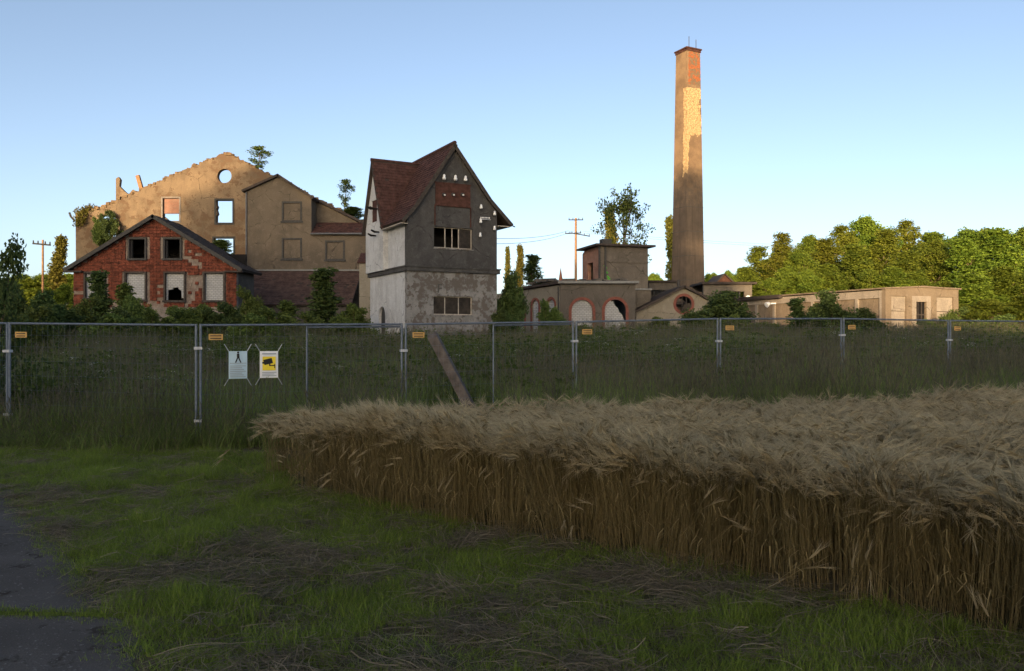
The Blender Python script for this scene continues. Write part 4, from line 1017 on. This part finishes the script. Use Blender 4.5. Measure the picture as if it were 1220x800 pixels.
for px, yt, Y in ((852, 325, 150), (868, 322, 160), (884, 319, 150), (898, 322, 140), (842, 326, 165), (786, 326, 150), (776, 325, 160)):
    plant_px('wood%d' % (px % 4), 'leafy_tree', 'tree', 'far low sunlit tree showing over the sheds beside the chimney', 'far trees beside the chimney', px, yt, Y, 30)
# trees behind the buildings
plant_px('airy', 'aspen_tree', 'tree', 'tall airy dark leaved tree rising behind the flat roofed block', None, 745, 220, 80, 74, rz=40)
plant_px('poplar0', 'poplar_tree', 'tree', 'dense sunlit columnar tree in front of the airy tree behind the flat roofed block', None, 733, 250, 120, 30)
plant_px('poplar1', 'poplar_tree', 'tree', 'narrow sunlit poplar partly hidden by the chimney', None, 803, 256, 108, 22)
plant_px('poplar0', 'poplar_tree', 'tree', 'narrow sunlit poplar beside the tower, shorter of the two', 'poplars right of the tower', 605, 294, 190, 14)
plant_px('poplar1', 'poplar_tree', 'tree', 'narrow sunlit poplar beside the tower, taller of the two', 'poplars right of the tower', 617, 291, 190, 15)
plant_px('poplar1', 'poplar_tree', 'tree', 'sunlit columnar poplar between utility pole and red house', None, 68, 280, 84, 25)
plant_px('wood1', 'leafy_tree', 'tree', 'sunlit round tree behind the slender utility pole', None, 40, 331, 82, 62)
plant_px('wood2', 'leafy_tree', 'tree', 'dark tree at the foot of the columnar poplar', None, 72, 338, 64, 34)
for px, yt, Y, wp in ((-10, 322, 170, 60), (20, 326, 190, 60), (50, 327, 200, 60), (82, 326, 190, 50), (108, 328, 200, 40)):
    plant_px('wood%d' % (px % 4), 'leafy_tree', 'tree', 'far tree on the horizon left of the red house', 'far trees left of the red house', px, yt, Y, wp)
# bushes round the buildings
G2 = 'bushes in front of the buildings'
bl_ = [('near', -16, 280, 15.0, 84, 'dark leafed shrub hanging over the left end of the fence'), ('bush0', 12, 332, 36, 62, 'dark bush under the slender utility pole'), ('bush2', 52, 345, 40, 62, 'dark bush below the columnar poplar'),
       ('bush1', 92, 352, 46, 50, 'green bush at the left corner of the red house'), ('slim1', 116, 322, 52, 30, 'thin dark shrub growing before the first walled up window'), ('slim0', 152, 338, 50, 34, 'light green shrub before the second walled up window'),
       ('bush1', 165, 350, 44, 50, 'rounded green bush in front of the red house door side'), ('bush3', 216, 365, 42, 62, 'low wide bush below the broken walled up window'), ('bush3', 250, 362, 44, 56, 'low bush below the right walled up window of the red house'),
       ('bush1', 303, 341, 50, 42, 'light green bush at the right corner of the red house'), ('slim0', 343, 358, 46, 34, 'small bush in front of the dark lean-to roof'), ('slim1', 383, 319, 56, 40, 'dark pointed shrub in front of the dark lean-to roof'),
       ('bush3', 414, 362, 46, 52, 'low green bush left of the tower door'), ('bush1', 375, 372, 44, 40, 'low bush below the dark pointed shrub'), ('bush2', 140, 366, 41, 66, 'broad dark bush hiding the plinth of the red house'), ('bush1', 190, 368, 40, 60, 'low green bush between the second and third walled up windows'), ('bush0', 278, 360, 43, 60, 'dark bush hiding the right foot of the red house'), ('bush1', 330, 366, 42, 60, 'wide green bush hiding the lean-to wall'), ('bush2', 70, 362, 42, 60, 'low dark thicket left of the red house'),
       ('bush0', 606, 322, 48, 46, 'tall dark bush against the right side of the tower'), ('bush2', 596, 368, 44, 36, 'low dark bush at the right foot of the tower'), 
       ('bush1', 655, 357, 54, 36, 'green bush in front of the receding arched wall'), ('bush0', 856, 346, 50, 84, 'big dark bush hiding the right half of the gabled outbuilding'), ('bush2', 826, 372, 46, 44, 'bush below the round window of the gabled outbuilding'),
       ('slim1', 949, 355, 45, 26, 'slim dark sapling before the long concrete wall'), ('bush0', 992, 346, 44, 60, 'large dark bush against the long concrete wall'), ('bush2', 1030, 366, 43, 54, 'lower dark bush near the corner of the concrete shed'),
       ('bush1', 1128, 366, 46, 46, 'green bush in front of the right end of the concrete shed'), ('bush3', 1108, 380, 44, 34, 'low bush below the barred window'), ('bush1', 1180, 374, 47, 70, 'green bush at the foot of the wood'),
       ('bush3', 880, 374, 44, 50, 'low bush left of the long concrete wall'), ('bush3', 780, 378, 44, 50, 'low green weeds bush below the gabled outbuilding'), ('bush3', 920, 384, 42, 60, 'low weeds at the foot of the long concrete wall'), ('bush1', 1150, 384, 40, 60, 'low green thicket left of the wood edge'),
       ('bush1', 24, 362, 30, 70, 'low green bush behind the left fence panel'), ('bush3', 130, 374, 38, 70, 'low thicket behind the left fence panel'), ('bush3', 700, 388, 40, 50, 'low weeds in front of the first white arch'), ('bush3', 300, 374, 38, 60, 'low thicket behind the notice sheets')]
for kd, px, yt, Y, wp, lb in bl_: plant_px(kd, 'bush', 'bush', lb, G2, px, yt, Y, wp * 1.1)
# growth on the ruins
plant_px('slim1', 'roof_shrub', 'bush', 'dark bushy sapling growing on the low roof right of the tower', None, 635, 303, 62.5, 26, 5.35)
p = at(307, 175, 78.3); plant('sapling', 'sapling', 'sapling', 'small sapling growing on the crown of the ruined gable', None, p.x, 78.3, p.z - at(307, 203, 78.3).z + .3, 2.6, at(307, 203, 78.3).z - .3)
p = at(410, 214, 75); plant('sapling', 'sapling', 'sapling', 'wispy sapling growing on the annex roof', None, p.x, 75, p.z - at(410, 254, 75).z, 1.8, at(410, 254, 75).z)
p = at(137, 252, 77.4)
for i, (px, yt, yb, wp, lb) in enumerate(((134, 250, 292, 28, 'dark shrub sprouting from the broken hole in the ruined gable'), (120, 258, 296, 22, 'shrub growing in the left corner of the ruined gable'))):
    z0 = at(px, yb, 77.3).z; plant('bush%d' % i, 'wall_shrub', 'bush', lb, None, at(px, yb, 77.3).x, 77.3, at(px, yt, 77.3).z - z0, wp / F * 77.3, z0)
C = [tuple(at(x, y, 77.8 + d)) for x, y, d in ((95, 252, 0), (98, 256, -.3), (94, 260, .2), (102, 250, 0), (110, 247.5, .3), (93, 266, -.1), (97, 262, -.3))]
o = link('moss_cushion', leaves('moss_cushion', C, [.5] * len(C), 160, .16, 5, LF['poplar'])); tag(o, 'yellowish moss and weeds hanging over the left corner of the ruined gable', 'moss')
for px, yt, yb, lb in ((262, 285, 318, 'shrub growing behind the right roof slope of the red house'), (420, 246, 262, 'tuft of weeds on the annex roof edge')):
    Yy = 69 if px < 300 else 75.5; z0 = at(px, yb, Yy).z; plant('slim0', 'roof_shrub', 'bush', lb, None, at(px, yb, Yy).x, Yy, at(px, yt, Yy).z - z0, 2.6, z0)
# the trees behind the camera that shade the foreground
rt = random.Random(77)
tot = [(-94, 19), (-89, 24), (-84.5, 31), (-79, 28), (-74.5, 34), (-69, 37), (-64, 37), (-59, 37), (-54, 36), (-49, 35), (-44, 34), (-39, 34), (-34, 36), (-30, 39), (-26.5, 38.5)]
back = [(x, -90 - 3 * (i % 2), h) for i, (x, h) in enumerate(tot)] + [(x + 2.5, -97, h) for x, h in tot[5:-2]] + [(x, -88 - 4 * (i % 2), 14) for i, x in enumerate(range(-19, 16, 5))] + [(-20, -91, 20), (-17, -92, 19), (-14.5, -91, 16.5)]
for x, y, h in back:
    h = max(6, h - float(g(x, y))); plant('wood%d' % rt.randrange(4), 'ridge_tree', 'tree', 'broadleaf tree of the row on the ridge that shades the field', 'trees on the shading ridge', x, y, h, 7 if x == -26.5 else min(12, max(8.5, h * .8)))

# ------------------------------------------------------------------ grass, hay and barley
PROTO = bpy.data.collections.new('tuft_shapes')
def scatter(name, label, pts, rz, tilt, scl, idx, protos):
    c = bpy.data.collections.new(name + '_shapes')
    for i, me in enumerate(protos):
        o = bpy.data.objects.new('%s_shape_%02d' % (name, i), me); c.objects.link(o)
    n = len(pts); me = bpy.data.meshes.new(name); me.vertices.add(n); me.vertices.foreach_set('co', np.asarray(pts, np.float32).ravel())
    a = me.attributes.new('rot', 'FLOAT_VECTOR', 'POINT'); a.data.foreach_set('vector', np.stack([tilt[:, 0], tilt[:, 1], rz], 1).astype(np.float32).ravel())
    a = me.attributes.new('scl', 'FLOAT_VECTOR', 'POINT'); a.data.foreach_set('vector', np.asarray(scl, np.float32).ravel())
    a = me.attributes.new('idx', 'INT', 'POINT'); a.data.foreach_set('value', np.asarray(idx, np.int32))
    ob = link(name, me); tag(ob, label, None, None, 'stuff')
    ng = bpy.data.node_groups.new(name, 'GeometryNodeTree')
    ng.interface.new_socket('Geometry', in_out='INPUT', socket_type='NodeSocketGeometry'); ng.interface.new_socket('Geometry', in_out='OUTPUT', socket_type='NodeSocketGeometry')
    nn = ng.nodes; gi = nn.new('NodeGroupInput'); go = nn.new('NodeGroupOutput'); ip = nn.new('GeometryNodeInstanceOnPoints'); ci = nn.new('GeometryNodeCollectionInfo')
    ci.inputs['Collection'].default_value = c; ci.inputs['Separate Children'].default_value = True; ci.inputs['Reset Children'].default_value = True
    def at_(nm, dt):
        x = nn.new('GeometryNodeInputNamedAttribute'); x.data_type = dt; x.inputs['Name'].default_value = nm; return x.outputs[0]
    er = nn.new('FunctionNodeEulerToRotation'); l = ng.links.new
    l(at_('rot', 'FLOAT_VECTOR'), er.inputs[0]); l(gi.outputs[0], ip.inputs['Points']); l(ci.outputs[0], ip.inputs['Instance']); ip.inputs['Pick Instance'].default_value = True
    l(at_('idx', 'INT'), ip.inputs['Instance Index']); l(er.outputs[0], ip.inputs['Rotation']); l(at_('scl', 'FLOAT_VECTOR'), ip.inputs['Scale']); l(ip.outputs[0], go.inputs[0])
    md = ob.modifiers.new('scatter', 'NODES'); md.node_group = ng
    return ob

def strips(P, W, side):                              # P (n,k,3) centre lines, W (n,k) half widths, side (n,3) -> quads (n*(k-1),4,3)
    a = P - side[:, None, :] * W[..., None]; b = P + side[:, None, :] * W[..., None]
    return np.stack([a[:, :-1], b[:, :-1], b[:, 1:], a[:, 1:]], 2).reshape(-1, 4, 3)

def blades(rng, n, rad, h, wdt, lean, k=4, curl=1.0):
    ang = rng.uniform(0, 2 * np.pi, n); r = rad * np.sqrt(rng.random(n)); base = np.stack([r * np.cos(ang), r * np.sin(ang), np.full(n, -.01)], 1)
    az = rng.uniform(0, 2 * np.pi, n); H = h * rng.uniform(.5, 1.1, n); ln = lean * rng.uniform(.3, 1.3, n)
    t = np.linspace(0, 1, k)[None, :]; off = ln[:, None] * H[:, None] * t ** (1 + curl)
    P = np.stack([base[:, 0:1] + np.cos(az)[:, None] * off, base[:, 1:2] + np.sin(az)[:, None] * off, base[:, 2:3] + H[:, None] * t * np.sqrt(np.clip(1 - .35 * (ln[:, None] * t) ** 2, .2, 1))], -1)
    W = wdt * rng.uniform(.6, 1.2, n)[:, None] * np.linspace(1, .12, k)[None, :]
    sd = np.stack([-np.sin(az + rng.normal(0, .5, n)), np.cos(az), np.zeros(n)], 1)
    return P, W, sd

BM = dict(green=blademat('grass_green', (.088, .138, .022), (.230, .310, .060)), meadow=blademat('grass_meadow', (.105, .165, .044), (.245, .325, .100)), dry=blademat('grass_dry', (.10, .10, .055), (.20, .19, .11)), head=blademat('seed_heads', (.095, .095, .070), (.19, .185, .135)),
          hay=blademat('hay', (.115, .102, .075), (.34, .30, .22)), straw=blademat('barley_straw', (.13, .104, .048), (.42, .345, .175), .5), ear=blademat('barley_ears', (.19, .150, .075), (.58, .50, .325), .45), weed=blademat('weed_leaf', (.045, .075, .018), (.105, .145, .040)), white=blademat('white_flower', (.5, .5, .48), (.7, .7, .66)))

def short_tuft(seed, h, lean):
    rng = np.random.default_rng(seed); P, W, sd = blades(rng, 34, .10, h, .0036, lean, 4)
    V = strips(P, W, sd); lv = np.repeat(rng.random(34) * .8 + .2, 3)
    P2, W2, s2 = blades(rng, 10, .11, h * .8, .002, 1.4, 4); V2 = strips(P2, W2, s2)
    return quads('short_tuft', np.concatenate([V, V2]), np.concatenate([lv, np.repeat(rng.random(10), 3)]), [BM['green'], BM['hay']], np.r_[np.zeros(len(V)), np.ones(len(V2))])
def tall_tuft(seed, heads, dry):
    rng = np.random.default_rng(seed); n = 60; P, W, sd = blades(rng, n, .22, .85, .0055, .5, 5); V = strips(P, W, sd); lv = np.repeat(rng.random(n) * .9, 4)
    Vs = [V]; ls = [lv]; mi = [np.zeros(len(V)) if not dry else (np.repeat(rng.random(n) < .15, 4)).astype(int) * 2]
    m = heads; P, W, sd = blades(rng, m, .2, 1.12, .0018, .22, 5); V = strips(P, np.full(W.shape, .0017), sd); Vs.append(V); ls.append(rng.random(len(V))); mi.append(np.full(len(V), 2))
    tip = P[:, -1]; d = P[:, -1] - P[:, -2]; d /= np.linalg.norm(d, axis=1, keepdims=True)
    for q in range(3):                               # feathery panicles
        s_ = rng.normal(size=(m, 3)); s_ = np.cross(d, s_); s_ /= np.linalg.norm(s_, axis=1, keepdims=True)
        k = np.linspace(-.08, .07, 4); PP = tip[:, None, :] + d[:, None, :] * k[None, :, None]; WW = np.tile(np.array([.0015, .006, .005, .001]), (m, 1))
        V = strips(PP, WW, s_); Vs.append(V); ls.append(rng.random(len(V))); mi.append(np.ones(len(V)))
    return quads('tall_tuft', np.concatenate(Vs), np.concatenate(ls), [BM['meadow'], BM['head'], BM['dry']], np.concatenate(mi))
def weed(seed, flower):
    rng = np.random.default_rng(seed); C = []; mb = []
    n = 5; P, W, sd = blades(rng, n, .12, 1.0, .004, .25, 5); V = strips(P, np.full(W.shape, .004), sd); Vs = [V]; ls = [rng.random(len(V))]; mi = [np.zeros(len(V))]
    m = 90; bi = rng.integers(0, n, m); t = rng.integers(1, 5, m); base = P[bi, t]; d, s_ = rot_basis(rng, m); d[:, 2] *= .5; L = rng.uniform(.05, .14, m)[:, None]
    Vs.append(np.stack([base, base + d * L * .5 + s_ * L * .25, base + d * L, base + d * L * .5 - s_ * L * .25], 1)); ls.append(rng.random(m)); mi.append(np.zeros(m))
    if flower:
        m = 60; bi = rng.integers(0, n, m); base = P[bi, -1] + rng.normal(size=(m, 3)) * np.array([.05, .05, .012]); d, s_ = rot_basis(rng, m); d[:, 2] *= .2; s_[:, 2] *= .2; L = .018
        Vs.append(np.stack([base - d * L, base + s_ * L, base + d * L, base - s_ * L], 1)); ls.append(rng.random(m)); mi.append(np.ones(m))
    return quads('weed', np.concatenate(Vs), np.concatenate(ls), [BM['weed'], BM['white'] if flower != 'purple' else BM['head']], np.concatenate(mi))
def hay_bunch(seed, n=70):
    rng = np.random.default_rng(seed); k = 5; az0 = rng.uniform(0, 6.28); az = az0 + rng.normal(0, .55, n); L = rng.uniform(.12, .38, n); bend = rng.normal(0, .8, n)
    c = rng.normal(size=(n, 3)) * np.array([.11, .11, 0]); z = np.abs(rng.normal(0, .018, n)) + .004
    t = np.linspace(-.5, .5, k)[None, :]; a2 = az[:, None] + bend[:, None] * t
    P = np.stack([c[:, 0:1] + np.cos(a2) * L[:, None] * t, c[:, 1:2] + np.sin(a2) * L[:, None] * t, z[:, None] + (.03 * rng.random(n))[:, None] * (1 - 4 * t ** 2)], -1)
    up = rng.random(n) < .12; P[up, :, 2] += (np.linspace(0, 1, k) ** 2 * .08)[None, :]
    W = np.full((n, k), .0014) * rng.uniform(.6, 1.3, n)[:, None]; sd = np.stack([-np.sin(az), np.cos(az), rng.normal(0, .6, n)], 1)
    V = strips(P, W, sd); return quads('hay_bunch', V, np.repeat(rng.random(n) ** 1.4, k - 1), [BM['hay']])
def barley(seed, n=14, rad=.13, nod=(-.75, -.65), bends=(.5, 1.9)):
    rng = np.random.default_rng(seed); Vs, ls, mi = [], [], []
    for q in range(n):
        a = rng.uniform(0, 6.28); r = rad * math.sqrt(rng.random()); b = np.array([r * math.cos(a), r * math.sin(a), -.01]); H = rng.uniform(.64, .82); h = np.array([nod[0], nod[1], 0]) + np.append(rng.normal(0, .45, 2), 0); h /= np.linalg.norm(h)
        lean = h * rng.uniform(.0, .10) + np.append(rng.normal(0, .03, 2), 0)
        tt = np.array([0, .35, .7, 1.0]); P = [b + np.array([lean[0] * t ** 1.6, lean[1] * t ** 1.6, H * t]) for t in tt]
        # neck and ear bend over
        ang = rng.uniform(.2, .5); p = P[-1]; bend = rng.uniform(*bends); neck = []
        for i in range(5):
            ang += bend / 5; p = p + (h * math.sin(ang) + np.array([0, 0, 1]) * math.cos(ang)) * .026; neck.append(p)
        P = np.array(P + neck[:2]); sd = np.array([rng.normal(), rng.normal(), 0]); sd /= np.linalg.norm(sd)
        for s_ in (sd, np.cross(sd, [0, 0, 1])):
            V = strips(P[None], np.full((1, len(P)), .0017), s_[None]); Vs.append(V); ls.append(np.full(len(V), rng.random() * .7)); mi.append(np.zeros(len(V)))
        E = np.array(neck[1:] + [neck[-1] + (h * math.sin(ang) + np.array([0, 0, 1]) * math.cos(ang)) * .026])
        side = np.cross(h, [0, 0, 1]); WW = np.array([[.005, .0085, .0085, .0065, .002]])
        dirE = E[-1] - E[0]; dirE /= np.linalg.norm(dirE); s2 = np.cross(side, dirE)
        e0 = rng.random() * .5
        for s_ in (side, s2):
            V = strips(E[None], WW, s_[None]); Vs.append(V); ls.append(np.full(len(V), e0)); mi.append(np.ones(len(V)))
        m = 11; t = rng.uniform(.1, 1, m); B = E[0] + (E[-1] - E[0]) * t[:, None]; d = dirE + rng.normal(0, .17, (m, 3)) ; d[:, 2] -= .12; d /= np.linalg.norm(d, axis=1, keepdims=True)
        L = rng.uniform(.10, .16, m)[:, None]; tip = B + d * L; mid = B + d * L * .55 + np.array([0, 0, .006]); s_ = np.cross(d, rng.normal(size=(m, 3))); s_ /= np.linalg.norm(s_, axis=1, keepdims=True)
        V = strips(np.stack([B, mid, tip], 1), np.tile([.0012, .0011, .0004], (m, 1)), s_); Vs.append(V); ls.append(rng.random(len(V)) * .5 + .5); mi.append(np.ones(len(V)))
        if rng.random() < .6:                        # dry flag leaf
            z = rng.uniform(.25, .9); p0 = P[0] + (P[3] - P[0]) * z; a = rng.uniform(0, 6.28); hd = np.array([math.cos(a), math.sin(a), 0]); ll = rng.uniform(.1, .2)
            PP = np.array([p0, p0 + hd * ll * .4 + [0, 0, ll * .3], p0 + hd * ll * .7 + [0, 0, ll * .1], p0 + hd * ll * .8 - [0, 0, ll * .3]])
            V = strips(PP[None], np.array([[.003, .004, .003, .001]]), np.cross(hd, [0, 0, 1])[None]); Vs.append(V); ls.append(np.full(len(V), rng.random())); mi.append(np.zeros(len(V)))
    return quads('barley', np.concatenate(Vs), np.concatenate(ls), [BM['straw'], BM['ear']], np.concatenate(mi))

rng = np.random.default_rng(11)
def put(name, label, XY, protos, s0, s1, tilt=.08, idx=None, zs=None, fixed=False):
    XY = np.asarray(XY); n = len(XY); Z = g(XY[:, 0], XY[:, 1]); s_ = rng.uniform(s0, s1, n); sz = s_ if zs is None else s_ * zs
    scl = np.stack([s_, s_, sz], 1)
    rz = rng.normal(0, .6, n) if fixed else rng.uniform(0, 6.28, n)
    return scatter(name, label, np.column_stack([XY, Z]), rz, rng.normal(0, tilt, (n, 2)), scl, rng.integers(0, len(protos), n) if idx is None else idx, protos)
def nz(x, y, s_, o=0.0): return noise.noise(Vector((x * s_ + o, y * s_ - o, o * 1.7)))
def in_view(x, y, m=.06): return -(.626 + m) * y - .6 < x < (.647 + m) * y + .6

# barley field
pts = []; N_ = 13000
X = rng.uniform(-4.2, 14.5, N_); Y = rng.uniform(2.5, 18.5, N_)
for x, y in zip(X, Y):
    e = x - wheat_edge(y)
    if not in_field(x, y) or not in_view(x, y, .12): continue
    if x < -1.2 and nz(x, y, .9, 5) < -.25 and e < 1.2: continue
    pts.append((x, y))
zs = np.array([(1 + (.09 if x - wheat_edge(y) < .55 else 0) + .09 * nz(x, y, .55, 2) + .06 * nz(x, y, 2.2, 3)) * (1 - .14 * float(S((-x - .5) / 2.5))) for x, y in pts])
bi = np.array([int(rng.integers(0, 4)) if x - wheat_edge(y) < .55 else int(rng.integers(4, 10)) for x, y in pts])
put('barley_field', 'ripe pale barley with nodding bearded ears', pts, [barley(200 + i, 18, bends=(.3, 1.25)) for i in range(4)] + [barley(210 + i, nod=[(-.5, -.4), (.3, -.5), (-.6, .3), (-.2, -.7), (.5, .1), (-.7, -.1)][i]) for i in range(6)], .98, 1.10, .09, idx=bi, zs=zs, fixed=True)
# loose bent stalks at the edge
pts = []
for i in range(40):
    y = rng.uniform(3.6, 9.6); pts.append((wheat_edge(y) - rng.uniform(-.05, .3), y))
put('fallen_straw', 'bent and fallen barley stalks along the field edge', pts, [barley(300 + i, 2, .05) for i in range(4)], .7, .95, .6)

# mown verge
pts, hp, dens = [], [], 36000
X = rng.uniform(-10, 5, dens); Y = rng.uniform(3.4, 14.2, dens); si = []; sh = []
for x, y in zip(X, Y):
    if not in_view(x, y): continue
    if in_field(x - .25, y) or x > wheat_edge(y) + 2 or y > 13.6: continue
    dp = x - path_edge(y)
    if dp < .03: continue
    hay = nz(x, y, .75, 1) + .5 * nz(x, y, 2.1, 4) + (.30 if y < 6.2 else 0) * (1 if x > -2.5 else .2) + (.2 if dp < .3 else 0) - (.25 if y > 9.5 else 0)
    ph = float(S((hay + .15) / .75))
    if rng.random() < .01 + .095 * ph: hp.append((x, y))
    if rng.random() < .40 * ph + (.2 if nz(x, y, 3.1, 21) < -.2 else 0): continue
    pts.append((x, y)); lush = nz(x, y, 1.6, 9); si.append(.6 + 1.1 * max(0, lush) + .25 * nz(x, y, 5, 2) - .25 * ph + (.35 if rng.random() < .05 else 0))
put('mown_grass', 'short green grass of the mown verge', pts, [short_tuft(400 + i, .085 + .03 * (i % 3), .7) for i in range(6)], .7, 1.1, .1, zs=np.array(si))
hx = [(x, y) for x, y in zip(rng.uniform(-10, 5, 500), rng.uniform(3.4, 13.5, 500)) if in_view(x, y) and not in_field(x - .3, y) and x < wheat_edge(y) + .6 and x > path_edge(y) - .08 * rng.random()]
put('cut_hay', 'dry grey cut grass lying in swaths on the verge', hp + hx, [hay_bunch(500 + i) for i in range(8)], .7, 1.2, .12)
jt = [(x, 5.25 + (x + 2.7) * -.05 + rng.normal(0, .03)) for x in rng.uniform(-4.2, -2.5, 170)] + [(path_edge(y) - abs(rng.normal(0, .10)), y) for y in rng.uniform(3.6, 10, 260)]
put('joint_grass', 'grass growing in the joint of the asphalt path', jt, [short_tuft(440 + i, .05, .9) for i in range(3)], .5, .9, .1)
# tall meadow behind and in front of the fence
pts = []
X = rng.uniform(-34, 40, 42000); Y = 12.2 + 40 * rng.random(42000) ** 1.25
for x, y in zip(X, Y):
    if not in_view(x, y): continue
    if x > -2.9 and y < wheat_back(x) + .25: continue
    if x <= -2.9 and y < 12.75 + .35 * nz(x, 0, .8, 3) : continue
    pts.append((x, y))
idx = []; zs = []
for x, y in pts:
    v = nz(x, y, .25, 6); r = rng.random()
    idx.append(int(4 * r) if v < .22 else 4 + int(3 * r)); zs.append(.85 + .35 * nz(x, y, .35, 8) + (.1 if x > 4 else 0) - (.25 if y < 13.4 and x < -3 else 0))
zs = np.array([z_ * (.28 if y < 15.9 and 488 < CX + F * x / y < 600 else 1) for z_, (x, y) in zip(zs, pts)])
put('meadow_grass', 'tall dark meadow grass behind and below the fence', pts, [tall_tuft(600 + i, 3 + 2 * (i % 3), i % 2) for i in range(4)] + [tall_tuft(610 + i, 10, 1) for i in range(3)], .85, 1.2, .1, idx=np.array(idx), zs=zs)
wp = [(x, y) for x, y in zip(rng.uniform(-24, 30, 9000), rng.uniform(14, 40, 9000)) if in_view(x, y) and nz(x, y, .3, 12) > .05 and y > 14.5 + max(0, x) * .4 and not (y < 16.5 and 480 < CX + F * x / y < 600)]
put('meadow_weeds', 'leafy weeds and flowering umbels in the meadow', wp, [weed(700, None), weed(701, 'purple'), weed(702, 'purple'), weed(703, None), weed(705, None), weed(706, None), weed(707, 'purple'), weed(708, None), weed(709, None), weed(710, None), weed(711, None), weed(712, None), weed(713, None), weed(714, None), weed(704, 'white')], .8, 1.3, .1)
